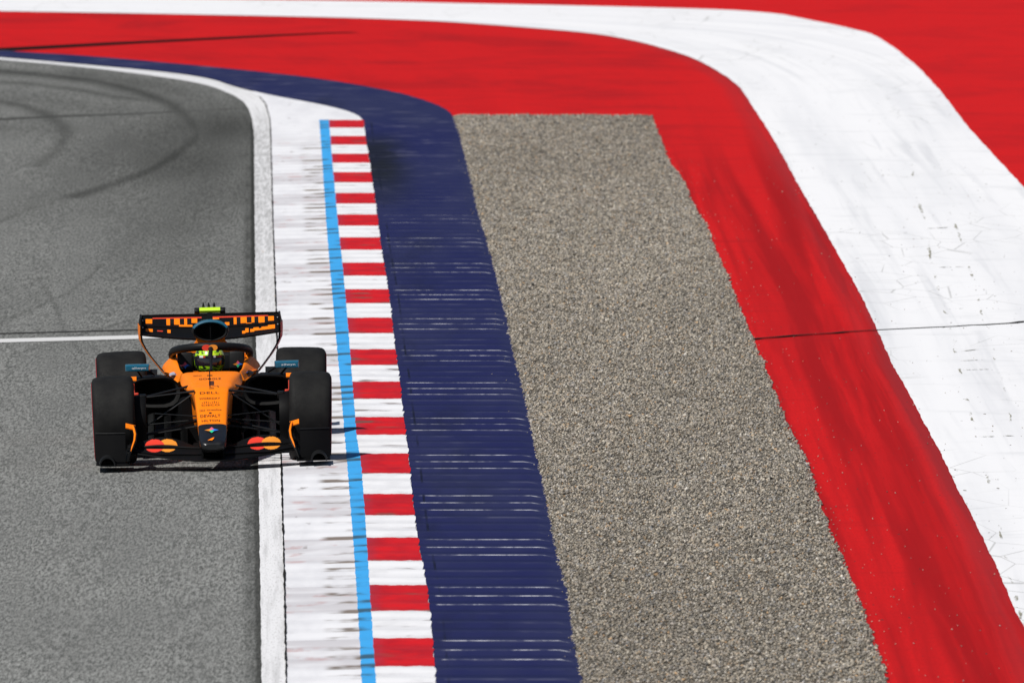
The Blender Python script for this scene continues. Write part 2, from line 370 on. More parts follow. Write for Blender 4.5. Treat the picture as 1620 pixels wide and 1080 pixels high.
def seg_dist(X, Y, pl, k):
    d = np.full(X.shape, 1e9)
    p = np.array(pl, float); wx, wy = unproj(p[:, 0], p[:, 1])
    for i in range(len(wx) - 1):
        ax, ay, bx, by = wx[i], wy[i] * k, wx[i + 1], wy[i + 1] * k
        vx, vy = bx - ax, by - ay; L = vx * vx + vy * vy + 1e-12
        t = np.clip(((X - ax) * vx + (Y * k - ay) * vy) / L, 0, 1)
        d = np.minimum(d, np.hypot(X - ax - t * vx, Y * k - ay - t * vy))
    return d
def fnoise(X, Y, sx, sy, seed):
    r = np.random.default_rng(seed); out = 0
    for i in range(10):
        a, b = r.normal(size=2) * (1 + i * .35); out = out + np.sin(a * X * sx + b * Y * sy + r.uniform(0, 6.3)) / (1 + .25 * i)
    return out / 3.2
def track_attrs(X, Y):
    w_ = np.zeros(X.shape)
    for pl, hw, st in MARKS:
        d = seg_dist(X, Y, pl, .22)
        w_ = np.maximum(w_, min(.8, st * 1.25) * np.exp(-np.abs(d / (hw * 1.5)) ** 1.6) * np.clip(.85 + .22 * fnoise(X, Y, 2, .3, 5), .5, 1.15))
    off = E_TRACK(Y) - X
    # rubbered-in approach to the apex, broad and soft
    a = np.exp(-((Y - 193) / 15) ** 2) * np.clip(1.15 - off / 2.6, 0, 1) * .66 * np.clip(.85 + .45 * fnoise(X, Y, 1.6, .10, 9), .2, 1.35)
    b = np.exp(-((Y - 172) / 22) ** 2) * np.clip(1 - np.abs(off - .75) / 1.1, 0, 1) * .20
    gen = np.clip((Y - 122) / 40, 0, 1) * .11 + .10 * np.clip(fnoise(X, Y, 1.3, .10, 3), 0, 1)
    # dark rubbed strip beside the white edge
    e = np.clip((Y - 100) / 20, .4, 1) * .50 * np.clip((.135 - off) / .05, 0, 1) * (Y < 196) * np.clip(.8 + .4 * fnoise(X, Y, 14, 1.6, 12), .25, 1.15)
    e2 = .74 * np.clip((.052 - off) / .012, 0, 1) * (Y < 200)
    return {'wear': np.clip(np.maximum.reduce([w_, a, e, e2]) + b + gen, 0, .93)}
class Shift:
    def __init__(s, e, d): s.e, s.d = e, d
    def __call__(s, y): return s.e(y) + s.d
cols = np.concatenate([np.linspace(0, .72, 24, endpoint=False), np.linspace(.72, 1, 190)])
strip('track', Shift(E_TRACK, -13.0), E_TRACK, 92, 236, .14, 0, 0.0, asphalt_mat(), rpad=.03, cols=cols, attrs=track_attrs)
RED_A, RED_B = red_mat('red_runoff_paint'), red_mat('red_outer_paint', .15)
strip('red_runoff', E_NAVY_OUT, E_WHITE_IN, 92, 243, .25, 40, 0.0, RED_A, lpad=.06, rpad=.06, anchor='R')
strip('outer_red_runoff', E_WHITE_OUT, Shift(E_WHITE_OUT, 60), 92, 300, .3, 0, 0.0, RED_B, lpad=.06, cols=np.linspace(0, 1, 60) ** 2)
strip('white_runoff_band', E_WHITE_IN, E_WHITE_OUT, 92, 246, .2, 40, 0.005, white_band_mat())
strip('concrete_edge', E_TRACK, E_NAVY_IN, 92, 236, .2, 12, 0.005, concrete_edge_mat())
WK = strip('white_kerb', E_JOINT, E_NAVY_IN, 92, unproj(0, 149)[1], .09, 22, 0.010, white_kerb_mat(), kerb_relief, vphase=True, attrs=lambda X, Y: {'blue_dist': E_BLUE_L(Y) - X})
strip('blue_line', E_BLUE_L, E_BLUE_R, 92, KERB_END, .09, 5, 0.015, blue_mat(), kerb_relief, vphase=True)
class Saw:
    def __call__(s, y): return E_RW(y) + .005 * (0.5 - 0.5 * np.cos(2 * math.pi * 6 * phase(y))) * (1 + .9 * np.sin(y * 1.7) * np.sin(y * 4.1)) - .003 + .004 * np.sin(y * 9.7)
strip('red_and_white_kerb', E_BLUE_R, Saw(), 92, KERB_END, .07, 10, 0.0152, red_white_mat(), kerb_relief, vphase=True, lpad=.002)
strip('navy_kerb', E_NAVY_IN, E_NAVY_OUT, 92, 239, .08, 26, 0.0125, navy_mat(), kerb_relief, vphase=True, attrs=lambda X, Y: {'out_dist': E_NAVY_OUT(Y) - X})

def line_on_ground(name, pts, width, zoff, mat, jit=0.0, kind='structure'):
    p = np.array(pts, float); x, y = unproj(p[:, 0], p[:, 1])
    L = np.concatenate([[0], np.cumsum(np.hypot(np.diff(x), np.diff(y)))])
    n = max(2, int(L[-1] / .25)); t = np.linspace(0, L[-1], n)
    x = np.interp(t, L, x); y = np.interp(t, L, y)
    tx, ty = np.gradient(x), np.gradient(y); l = np.hypot(tx, ty) + 1e-9; nx, ny = -ty / l, tx / l
    wd = width if np.ndim(width) == 0 else np.interp(t / L[-1], np.linspace(0, 1, len(width)), width)
    j = RNG.normal(0, 1, n) * jit
    hw = wd / 2 * np.clip(1 + RNG.normal(0, .35, n) * (jit > 0), .2, 2)
    X = np.stack([x + nx * (hw + j), x - nx * (hw - j)], 1); Y = np.stack([y + ny * (hw + j), y - ny * (hw - j)], 1)
    Z = zg(X, Y) + zoff
    V = np.repeat(t[:, None], 2, 1); U = np.stack([-wd / 2 + 0 * t, wd / 2 + 0 * t], 1)
    return tag(grid_mesh(name, X, Y, Z, mat, (U, V)), kind=kind)
def faded(name, col, cover=.6, sc=(9, .8, 1), rough=.8):
    """paint, dirt or painted shade worn through in patches"""
    m = NT(name); n = m.noise(m.scaled(m.obj(), sc), 1.0, 4, .7)
    tr = m.n('BsdfTransparent'); mx = m.n('MixShader')
    m.done(col, rough, Specular_IOR_Level=.02); out = m.t.nodes['Material Output']
    m.link(m.ramp(n, .62 - cover * .4, .74 - cover * .4), mx.inputs[0]); m.link(tr.outputs[0], mx.inputs[1]); m.link(m.b.outputs[0], mx.inputs[2])
    m.link(mx.outputs[0], out.inputs[0]); return m.m
DARKGAP = plain('joint_filler', (.022, .021, .02), .9)
line_on_ground('kerb_joint', [(410, 154), (420, 166), (427, 190), (428, 210), (432, 360), (435, 440), (437, 500), (440, 600), (445, 740), (450, 920), (453, 1080), (456, 1190)], .012, .0165, DARKGAP, .0012)
line_on_ground('start_line', [(-900, 566), (-200, 545.5), (0, 539.5), (300, 531.5), (402, 528.5)], .62, .005, faded('line_paint', (.62, .62, .62), .95, (14, 1.2, 1)))
line_on_ground('tarmac_joint', [(-600, 543), (0, 528), (220, 522), (402, 518)], .16, .0045, faded('tarmac_joint_filler', (.045, .045, .044), .85))
line_on_ground('runoff_joint', [(1184, 538), (1193, 537), (1290, 529), (1387, 523), (1450, 520), (1500, 518), (1550, 514), (1558, 515.5), (1620, 510), (1800, 496)], .075, .0088, DARKGAP, .02)
SHADOW_STRIP = faded('shadow_strip_paint', (.016, .008, .008), 1.25, (.9, .7, 1))
line_on_ground('painted_shadow', [(-140, 87), (-40, 82), (0, 79), (60, 76), (190, 69), (330, 62), (450, 56), (520, 53), (562, 52)], [.80, .74, .62, .50, .40, .24], .0048, SHADOW_STRIP, .0)  # dark tapered strip, painted in as the cast shadow of an unseen pole
CRACK = faded('crack_weed', (.30, .29, .22), .20, (5, .55, 1))
FAINT = faded('faint_seam', (.50, .50, .48), .62, (6, .5, 1))
line_on_ground('seam', [(1440, 240), (1447, 300), (1465, 360), (1473, 410), (1482, 450), (1497, 500), (1512, 560), (1530, 640), (1550, 700), (1570, 790), (1590, 880), (1620, 1000)], .020, .0092, CRACK, .006)
line_on_ground('seam', [(1500, 330), (1515, 365), (1540, 445), (1551, 490), (1558, 516), (1568, 545), (1590, 620), (1605, 690)], .016, .0092, CRACK, .006)
for pl in ([(1496, 491), (1528, 489)], [(1520, 557), (1548, 554)], [(1520, 572), (1553, 570)], [(1525, 586), (1562, 585)], [(1460, 363), (1500, 361)], [(1490, 424), (1520, 423)], [(1552, 692), (1600, 690)], [(1575, 760), (1620, 757)]):
    line_on_ground('seam', pl, .07, .0092, faded('scored_line', (.52, .52, .50), .45, (6, 1, 1)), .01)

# gravel strip
GRAV_TOP = unproj(800, 185)[1]
strip('gravel_bed', E_NAVY_OUT, E_GRAV_R, 92, GRAV_TOP, .2, 12, 0.006, gravel_bed_mat())
def pebbles(name, xs, ys, zs, size, mat, kind='stuff'):
    n = len(xs)
    base = np.array([[1, 0, 0], [0, 1, 0], [-1, 0, 0], [0, -1, 0], [0, 0, 1], [0, 0, -1]], float)
    tri = np.array([[0, 1, 4], [1, 2, 4], [2, 3, 4], [3, 0, 4], [1, 0, 5], [2, 1, 5], [3, 2, 5], [0, 3, 5]])
    V = np.repeat(base[None], n, 0) + RNG.uniform(-.28, .28, (n, 6, 3))
    V *= (size[:, None] * np.stack([RNG.uniform(.75, 1.35, n), RNG.uniform(.75, 1.35, n), RNG.uniform(.55, .95, n)], 1))[:, None, :]
    a = RNG.uniform(0, 6.283, n); c, s_ = np.cos(a)[:, None], np.sin(a)[:, None]
    tx = RNG.uniform(-.5, .5, n)[:, None]
    x = V[..., 0] * c - V[..., 1] * s_; y = V[..., 0] * s_ + V[..., 1] * c; z = V[..., 2] + x * tx
    V = np.stack([x + xs[:, None], y + ys[:, None], z + zs[:, None]], -1).reshape(-1, 3)
    T = (tri[None] + (np.arange(n) * 6)[:, None, None]).reshape(-1, 3)
    me = bpy.data.meshes.new(name)
    me.vertices.add(len(V)); me.vertices.foreach_set('co', V.ravel().astype(np.float32))
    me.loops.add(T.size); me.loops.foreach_set('vertex_index', T.ravel().astype(np.int32))
    me.polygons.add(len(T)); me.polygons.foreach_set('loop_start', np.arange(0, T.size, 3, dtype=np.int32)); me.polygons.foreach_set('loop_total', np.full(len(T), 3, np.int32))
    pal = np.array([[.36, .31, .25], [.28, .255, .22], [.42, .385, .33], [.20, .185, .165], [.33, .30, .275], [.12, .115, .11], [.50, .47, .43], [.40, .27, .16], [.26, .26, .27]])
    ci = RNG.choice(len(pal), n, p=[.22, .19, .15, .13, .13, .07, .04, .025, .045])
    col = np.clip(pal[ci] * RNG.uniform(.42, 1.36, (n, 1)) * np.array([[1.05, 1.035, 1.0]]) * (1 + .16 * fnoise(xs, ys, .9, .09, 31))[:, None], 0, .8)
    col = np.concatenate([col, np.ones((n, 1))], 1)
    at = me.attributes.new('col', 'FLOAT_COLOR', 'POINT'); at.data.foreach_set('color', np.repeat(col, 6, 0).ravel().astype(np.float32))
    me.update(calc_edges=True); me.materials.append(mat)
    o = bpy.data.objects.new(name, me); C.objects.link(o)
    return tag(o, kind=kind)
GRAVEL = gravel_mat()
n = 190000
ys = RNG.uniform(104, GRAV_TOP + .05, n); tt = RNG.uniform(-.008, 1.008, n)
xl, xr = E_NAVY_OUT(ys) + .01, E_GRAV_R(ys)
xs = xl + (xr - xl) * tt
edge = np.minimum(xs - xl, xr - xs)
zs = zg(xs, ys) + .010 + np.clip(edge / .12, 0, 1) * (.013 + .007 * fnoise(xs, ys, 4, .9, 21) + .005 * fnoise(xs, ys, 11, 2.5, 22))
tag(pebbles('gravel', xs, ys, np.maximum(zs, zg(xs, ys) + .006), RNG.uniform(.0060, .0138, n) * np.where(RNG.random(n) < .06, 1.6, 1), GRAVEL),
    'strip of coarse grey brown gravel between the navy kerb and red run-off', 'gravel')
n = 420
ys = RNG.uniform(106, 190, n); d = RNG.exponential(.16, n)
side = RNG.random(n) < .8
xs = np.where(side, E_GRAV_R(ys) + d * 1.5, E_NAVY_OUT(ys) - d * .25)
k = 300
ys2 = RNG.uniform(108, 188, k); xs2 = E_WHITE_IN(ys2) + RNG.uniform(-.5, 2.2, k)
xs = np.concatenate([xs, xs2]); ys = np.concatenate([ys, ys2])
zz = zg(xs, ys) + .012 + np.where(xs < E_NAVY_OUT(ys), .02, 0)
tag(pebbles('scattered_gravel', xs, ys, zz, RNG.uniform(.0035, .0075, len(xs)), GRAVEL), 'loose pebbles thrown onto the red and white run-off paint', 'gravel')

# ------------------------------------------------------------------ mesh builder for the car
class MB:
    def __init__(s): s.v, s.f, s.m = [], [], []
    def add(s, verts, faces, mi=0):
        o = len(s.v); s.v += [tuple(map(float, p)) for p in verts]
        for i, f in enumerate(faces):
            s.f.append(tuple(o + q for q in f)); s.m.append(mi if isinstance(mi, int) else mi[i])
    def rings(s, rings, mi=0, cap0=True, cap1=True, mfun=None):
        n = len(rings[0]); V = [p for r in rings for p in r]; F = []
        for i in range(len(rings) - 1):
            for j in range(n):
                k = (j + 1) % n; F.append((i * n + j, i * n + k, (i + 1) * n + k, (i + 1) * n + j))
        if cap0: F.append(tuple(range(n - 1, -1, -1)))
        if cap1: F.append(tuple((len(rings) - 1) * n + j for j in range(n)))
        if mfun:
            mm = [mfun(sum((Vector(V[q]) for q in f), Vector()) / len(f)) for f in F]
        else: mm = mi
        s.add(V, F, mm)
    def tube(s, pts, r, n=10, mi=0, rz=None, closed=False):
        """tube through pts; r number or list; rz: radius across the second axis (flattened section)"""
        P = [Vector(p) for p in pts]; R = r if isinstance(r, (list, tuple)) else [r] * len(P)
        up = Vector((0, 0, 1)); rings = []
        for i, p in enumerate(P):
            t = (P[min(i + 1, len(P) - 1)] - P[max(i - 1, 0)]).normalized()
            a = t.cross(up); a = a.normalized() if a.length > 1e-4 else Vector((1, 0, 0))
            b = a.cross(t).normalized(); k = 1.0 if rz is None else rz
            rings.append([p + a * math.cos(q) * R[i] + b * math.sin(q) * R[i] * k for q in [2 * math.pi * j / n for j in range(n)]])
        s.rings(rings, mi)
    def box(s, c, h, mi=0, bev=0.0, rot=None):
        bm = bmesh.new(); bmesh.ops.create_cube(bm, size=2.0)
        bmesh.ops.scale(bm, vec=h, verts=bm.verts)
        if bev: bmesh.ops.bevel(bm, geom=bm.edges[:] + bm.verts[:], offset=bev, segments=3, affect='EDGES', profile=.5)
        if rot: bmesh.ops.rotate(bm, cent=(0, 0, 0), matrix=Euler(rot).to_matrix(), verts=bm.verts)
        bm.verts.index_update()
        s.add([v.co + Vector(c) for v in bm.verts], [[v.index for v in f.verts] for f in bm.faces], mi); bm.free()
    def sheet(s, G, th, mi=0, mfun=None):
        """grid of points G[i][j] given thickness th downwards along the local normal"""
        G = np.array(G, float); ni, nj = G.shape[:2]
        du = np.gradient(G, axis=0); dv = np.gradient(G, axis=1); N = np.cross(du, dv); N /= np.linalg.norm(N, axis=2, keepdims=True) + 1e-9
        if N[..., 2].mean() < 0: N = -N
        B = G - N * th; V = [tuple(p) for p in G.reshape(-1, 3)] + [tuple(p) for p in B.reshape(-1, 3)]
        o = ni * nj; F, M = [], []
        for i in range(ni - 1):
            for j in range(nj - 1):
                a, b, c, d = i * nj + j, i * nj + j + 1, (i + 1) * nj + j + 1, (i + 1) * nj + j
                F.append((a, b, c, d)); M.append(mfun(Vector(G[i, j] + G[i + 1, j + 1]) / 2, i, j) if mfun else mi)
                F.append((o + d, o + c, o + b, o + a)); M.append(mi)
        def rim(l):
            for a, b in zip(l[:-1], l[1:]): F.append((a, b, o + b, o + a)); M.append(mi)
        rim([j for j in range(nj)]); rim([(ni - 1) * nj + j for j in range(nj)]); rim([i * nj for i in range(ni)]); rim([i * nj + nj - 1 for i in range(ni)])
        s.add(V, F, M)
    def revolve(s, prof, c, n=48, mi=0, mfun=None, axis='X'):
        """prof: list of (along axis, radius)"""
        rings = []
        for a, r in prof:
            rings.append([(c[0] + a, c[1] + r * math.cos(q), c[2] + r * math.sin(q)) for q in [2 * math.pi * j / n for j in range(n)]])
        n_ = n; V = [p for r in rings for p in r]; F, M = [], []
        for i in range(len(rings) - 1):
            for j in range(n_):
                k = (j + 1) % n_; F.append((i * n_ + j, (i + 1) * n_ + j, (i + 1) * n_ + k, i * n_ + k)); M.append(mfun(i) if mfun else mi)
        s.add(V, F, M)
    def build(s, name, mats, parent=None, smooth=True, ang=38):
        me = bpy.data.meshes.new(name); me.from_pydata(s.v, [], s.f)
        for m in (mats if isinstance(mats, (list, tuple)) else [mats]): me.materials.append(m)
        me.polygons.foreach_set('material_index', s.m); me.update()
        bm = bmesh.new(); bm.from_mesh(me); bmesh.ops.recalc_face_normals(bm, faces=bm.faces); bm.to_mesh(me); bm.free()
        if smooth:
            me.polygons.foreach_set('use_smooth', [True] * len(me.polygons)); me.set_sharp_from_angle(angle=math.radians(ang))
        o = bpy.data.objects.new(name, me); C.objects.link(o)
        if parent: o.parent = parent
        return o
def chaikin(P, it=2):
    for _ in range(it):
        Q = []
        for i in range(len(P)):
            a, b = np.array(P[i]), np.array(P[(i + 1) % len(P)]); Q += [a * .75 + b * .25, a * .25 + b * .75]
        P = Q
    return P
def catmull(S, per=6):
    """S: list of arrays; smooth interpolation between them"""
    S = [np.array(a, float) for a in S]; out = []
    for i in range(len(S) - 1):
        p0, p1, p2, p3 = S[max(i - 1, 0)], S[i], S[i + 1], S[min(i + 2, len(S) - 1)]
        for k in range(per):
            t = k / per
            out.append(.5 * ((2 * p1) + (p2 - p0) * t + (2 * p0 - 5 * p1 + 4 * p2 - p3) * t * t + (3 * p1 - p0 - 3 * p2 + p3) * t ** 3))
    out.append(S[-1]); return out
def half_loop(pts):
    """right-hand half (top centre -> bottom centre) mirrored into a closed loop"""
    r = list(pts); l = [(-x, z) for x, z in reversed(pts) if abs(x) > 1e-6]
    return r + l

# ------------------------------------------------------------------ car materials
def paint(name, col, rough=.3, coat=.6, n=.0):
    m = NT(name); nz = m.noise(m.obj(), 14, 3)
    c = m.mix(m.ramp(nz, .35, .7, 0, .25), col, tuple(q * .8 for q in col))
    return m.done(c, m.ramp(nz, .3, .7, rough, rough + .12), Coat_Weight=coat, Coat_Roughness=.12)
ORANGE = paint('papaya_paint', (.98, .228, .003), .45, .0)
ORANGE.node_tree.nodes['Principled BSDF'].inputs['Specular IOR Level'].default_value = .2
CARBON = paint('black_carbon', (.0045, .0045, .005), .5, 0)
CARBON.node_tree.nodes['Principled BSDF'].inputs['Specular IOR Level'].default_value = .10
GLOSS = paint('black_gloss_paint', (.006, .006, .007), .32, .1)
SATIN = paint('satin_black', (.0095, .010, .011), .45, 0)
SATIN.node_tree.nodes['Principled BSDF'].inputs['Specular IOR Level'].default_value = .16
VOID = paint('duct_black', (.003, .003, .003), .9, 0)
TEAL = paint('teal_paint', (.006, .11, .19), .35, .4)
RED_D = paint('emblem_red', (.78, .045, .02), .45, .1)
YEL_D = paint('emblem_amber', (.86, .30, .025), .45, .1)
REDTRIM = paint('red_trim', (.62, .045, .015), .45, .1)
LIME = paint('lime_pod', (.55, .86, .02), .45, .1)
WHITE_D = paint('white_decal', (.8, .8, .82), .5, 0)
PALE_D = paint('pale_decal', (.36, .40, .50), .5, 0)
NAVY_D = paint('deep_blue_decal', (.03, .06, .22), .5, 0)
BLUE_D = paint('blue_decal', (.03, .2, .8), .5, 0)
GREEN_D = paint('green_decal', (.03, .62, .3), .5, 0)
PINK_D = paint('pink_decal', (.8, .12, .2), .5, 0)
INK = paint('dark_lettering', (.07, .016, .004), .6, 0)
GLASS = paint('mirror_glass', (.35, .37, .4), .05, 1)
def tyre_mat():
    m = NT('tyre_rubber'); p = m.obj(); n = m.noise(p, 9, 4, .6); n2 = m.noise(p, 120, 2)
    return m.done(m.mix(m.ramp(n, .3, .7), (.0090, .0090, .0094), (.0150, .0150, .0146)), m.ramp(n2, .3, .7, .62, .82), bump=n2, bstr=.15, bdist=.002, Specular_IOR_Level=.14)
TYRE = tyre_mat(); SIDE = paint('tyre_red_band', (.42, .008, .02), .6, 0); RIM = paint('wheel_cover', (.012, .012, .013), .35, .5); METAL = paint('metal', (.5, .5, .52), .3, 0)
METAL.node_tree.nodes['Principled BSDF'].inputs['Metallic'].default_value = 1

# ------------------------------------------------------------------ the car (local frame: x right in the photo, y towards its tail, front axle at 0)
cx0, cy0 = unproj(337.5, 731.5)
car = empty('racing_car', None, (cx0, cy0, float(zg(cx0, cy0)) + .004))
car.rotation_euler = (0, -math.radians(1.36), math.radians(1.05))
tag(car, 'orange and black open wheel racing car driving head on along the white kerb', 'racing car')

NOSE = [  # y, then (x,z) of: top edge, shoulder, lower side, bottom
    (-1.185, (.030, .212), (.060, .200), (.060, .182), (.030, .172)),
    (-1.15, (.062, .236), (.094, .214), (.096, .180), (.060, .156)),
    (-1.04, (.082, .266), (.106, .236), (.106, .185), (.075, .150)),
    (-.75, (.100, .343), (.111, .310), (.110, .22), (.085, .17)),
    (-.35, (.113, .472), (.126, .425), (.118, .31), (.09, .24)),
    (0.0, (.130, .582), (.143, .530), (.130, .40), (.10, .29)),
    (.18, (.150, .600), (.174, .545), (.135, .46), (.11, .28)),
    (.45, (.160, .626), (.222, .556), (.138, .50), (.12, .26)),
    (.75, (.190, .640), (.248, .556), (.142, .515), (.13, .24)),
    (.95, (.212, .646), (.253, .560), (.150, .52), (.14, .2)),
    (1.22, (.232, .646), (.255, .566), (.17, .52), (.15, .15))]
_ny = np.array([q[0] for q in NOSE]); _nz = np.array([q[1][1] for q in NOSE])
def nose_sections():
    S = []
    for y, a, b, c, d in NOSE:
        top = a[1] + .006 if y > -1.1 else a[1]
        L = half_loop([(0, top), (a[0] * .55, top), a, ((a[0] + b[0]) / 2 + .006 * (y < .3) + .002, (a[1] + b[1]) / 2 + .004 * (y < .3)), b, c, d, (0, d[1])])
        S.append(np.array([(x, y, z) for x, z in chaikin(L, 2)]))
    return catmull(S, 14)
SEC = nose_sections()
split = [i for i, s_ in enumerate(SEC) if s_[0][1] > -.765][0]
def boundary(c): return -.745 + .028 * math.cos(c.x / .105 * math.pi * 1.0) * -1 * (1 if abs(c.x) < .12 else -1)
mb = MB(); mb.rings([[tuple(p) for p in s_] for s_ in SEC[split:]], cap0=False)
body = mb.build('monocoque', [ORANGE], car)
mb = MB(); mb.rings([[tuple(p) for p in s_] for s_ in SEC[:split + 1]], cap1=False)
nose_tip = mb.build('nose_tip', [GLOSS], car)
def top_z(y): 
    # height of the nose's flat top from the lofted sections
    return np.interp(y, [s_[:, 1].mean() for s_ in SEC], [s_[:, 2].max() for s_ in SEC])
def y_for_row(row):
    yy = np.linspace(-1.15, 1.2, 600); r = 731.5 - top_z(yy) * (200 - 1.3 * yy) - 12.2 * yy
    return float(np.interp(row, r[::-1], yy[::-1]))
def patch_top(pts_px, cxpx=336.9):
    """photo points -> points on the nose top"""
    out = []
    for px, py in pts_px:
        y = y_for_row(py); out.append(((px - cxpx) / (200 - 1.3 * y), y, float(top_z(y)) + .0035))
    return out
def text_verts(body_):
    cu = bpy.data.curves.new('lettering', 'FONT'); cu.body = body_; cu.align_x = 'CENTER'; cu.align_y = 'CENTER'; cu.size = 1.0; cu.resolution_u = 2
    o = bpy.data.objects.new('lettering', cu); C.objects.link(o)
    dg = bpy.context.evaluated_depsgraph_get(); me = bpy.data.meshes.new_from_object(o.evaluated_get(dg))
    V = np.array([v.co[:] for v in me.vertices]); F = [tuple(p.vertices) for p in me.polygons]
    bpy.data.objects.remove(o); bpy.data.curves.remove(cu); bpy.data.meshes.remove(me)
    V[:, 0] -= (V[:, 0].max() + V[:, 0].min()) / 2; V[:, 1] -= (V[:, 1].max() + V[:, 1].min()) / 2
    return V, F
for word, x0, x1, row, hpx in (('GOOGLE', 317, 352, 599.3, 2.6), ('1', 333.0, 341, 609, 12), ('DELL', 318, 349, 621.5, 3.2), ('WORKDAY', 316.5, 350, 630.5, 3.0),
                               ('CISCO', 320, 349, 641, 2.6), ('OKX', 316.5, 326, 649.3, 3.0), ('airwallex', 328.5, 352, 648.6, 2.6), ('DEWALT', 318, 350, 658.2, 4.2), ('HILTON', 320, 349, 665.8, 3.2), ('mastercard', 308, 321, 593.6, 2.0)):
    V, F = text_verts(word); V[:, 0] *= (x1 - x0) / (V[:, 0].max() - V[:, 0].min()); V[:, 1] *= hpx / (V[:, 1].max() - V[:, 1].min())
    letters = MB(); letters.add(patch_top([((x0 + x1) / 2 + a, row - b) for a, b, _ in V]), F); letters.build('lettering', INK, body, smooth=False)
letters = MB()
for i in range(9):                                             # the row of bars above the fifth name
    hb = [1.2, 2.4, 3.2, 2.0, 1.2, 2.0, 3.2, 2.4, 1.2][i]; xx = 321.5 + i * 3.2
    letters.add(patch_top([(xx - .5, 638), (xx + .5, 638), (xx + .5, 638 - hb), (xx - .5, 638 - hb)]), [(0, 1, 2, 3)])
letters.build('lettering', INK, body, smooth=False)
letters = MB(); letters.add(patch_top([(332, 654.6), (336, 654.6), (336, 652.6), (332, 652.6)]), [(0, 1, 2, 3)]); letters.build('emblem', INK, body, smooth=False)
def star(mbx, c, u, v_, ru, rv):
    """four-pointed star in four colours: top, right, bottom, left"""
    c, u, v_ = Vector(c), Vector(u), Vector(v_)
    tips = [v_ * rv, u * ru, -v_ * rv, -u * ru]
    for i in range(4):
        k = .34
        a = c + (tips[i] + tips[(i + 1) % 4]) * k; b = c + (tips[i] + tips[(i - 1) % 4]) * k
        mbx.add([c, a, c + tips[i], b], [(0, 1, 2, 3)], i)
stm = MB()
P = patch_top([(335.6, 683.2), (335.6, 676.5), (335.6, 681.5)])
c0 = Vector(P[2]); up = (Vector(P[1]) - Vector(P[0])).normalized()
star(stm, c0 + Vector((0, -.003, .004)), (1, 0, 0), up, .056, .075)
stm.build('emblem', [PINK_D, BLUE_D, GREEN_D, YEL_D], nose_tip, smooth=False)
sw = MB(); sw.add([Vector(q) + Vector((0, -.002, .004)) for q in patch_top([(328.5, 699), (331, 696.5), (335, 694.5), (339.5, 693), (338.5, 695.5), (336.5, 697.5), (334, 699.3), (333.5, 697.6)])], [tuple(range(8))])
sw.build('emblem', ORANGE, nose_tip, smooth=False)
# nose underside pylons that carry the front wing
for sx in (-1, 1):
    p = MB(); p.rings([[(sx * .083 + a, y, z) for a, y in ((-.007, -1.02), (.007, -1.02), (.007, -.80), (-.007, -.80))] for z in (.19, .075)])
    p.build('wing_pylon', CARBON, nose_tip)
pit = MB(); pit.tube([(-.012, .03, .58), (-.012, .03, .73)], .0042, 8); pit.tube([(-.034, .03, .688), (.010, .03, .688)], .0045, 6); pit.tube([(-.024, .03, .662), (.0, .03, .662)], .004, 6); pit.tube([(-.04, .03, .592), (.035, .03, .592)], .003, 6)
pit.tube([(-.012, .03, .728), (-.012, -.05, .728)], .004, 8)
pit.build('pitot_tube', SATIN, car)

# tub behind the cockpit opening, cockpit sides, headrest
mb = MB(); S = []
for y, ww, zt, zb in ((1.2, .25, .46, .10), (1.7, .30, .44, .08), (2.4, .34, .44, .08), (3.0, .34, .42, .08), (3.8, .22, .36, .10)):
    S.append(np.array([(x, y, z) for x, z in chaikin(half_loop([(0, zt), (ww * .9, zt), (ww, zt - .06), (ww * .9, zb), (0, zb)]), 2)]))
mb.rings([[tuple(p) for p in s_] for s_ in catmull(S, 4)]); mb.build('lower_tub', CARBON, car)
for sx in (-1, 1):
    mb = MB(); S = []
    for y, xi, xo, zt, zb in ((1.30, .225, .262, .640, .59), (1.5, .245, .295, .656, .595), (1.8, .258, .340, .690, .60), (2.0, .268, .365, .708, .60), (2.4, .275, .385, .715, .60), (2.8, .27, .39, .69, .58)):
        L = chaikin([(xi, zt), (xi + .5 * (xo - xi) * .55, zt + .004), (xi + (xo - xi) * .62, zt - .022), (xo + .004, zt - .07), (xo + .012, min(zb, zt - .075)), (xi, zb)], 2)
        S.append(np.array([(sx * x, y, z) for x, z in L]))
    mb.rings([[tuple(p) for p in s_] for s_ in catmull(S, 5)]); mb.build('cockpit_side', ORANGE, car)
    hd = MB(); hd.box((sx * .208, 2.20, .655), (.064, .27, .074), 0, .018, rot=(math.radians(-10), 0, 0)); h = hd.build('headrest', SATIN, car)
    st = MB(); star(st, (sx * .212 + .004, 1.918, .668), (1, 0, 0), (0, -.17, .985), .040, .030)
    st.build('emblem', [PINK_D, BLUE_D, GREEN_D, YEL_D] if sx > 0 else [PINK_D, BLUE_D, BLUE_D, PINK_D], h, smooth=False)
hd = MB(); hd.box((0, 2.52, .66), (.27, .10, .07), 0, .02); hd.build('headrest', SATIN, car)

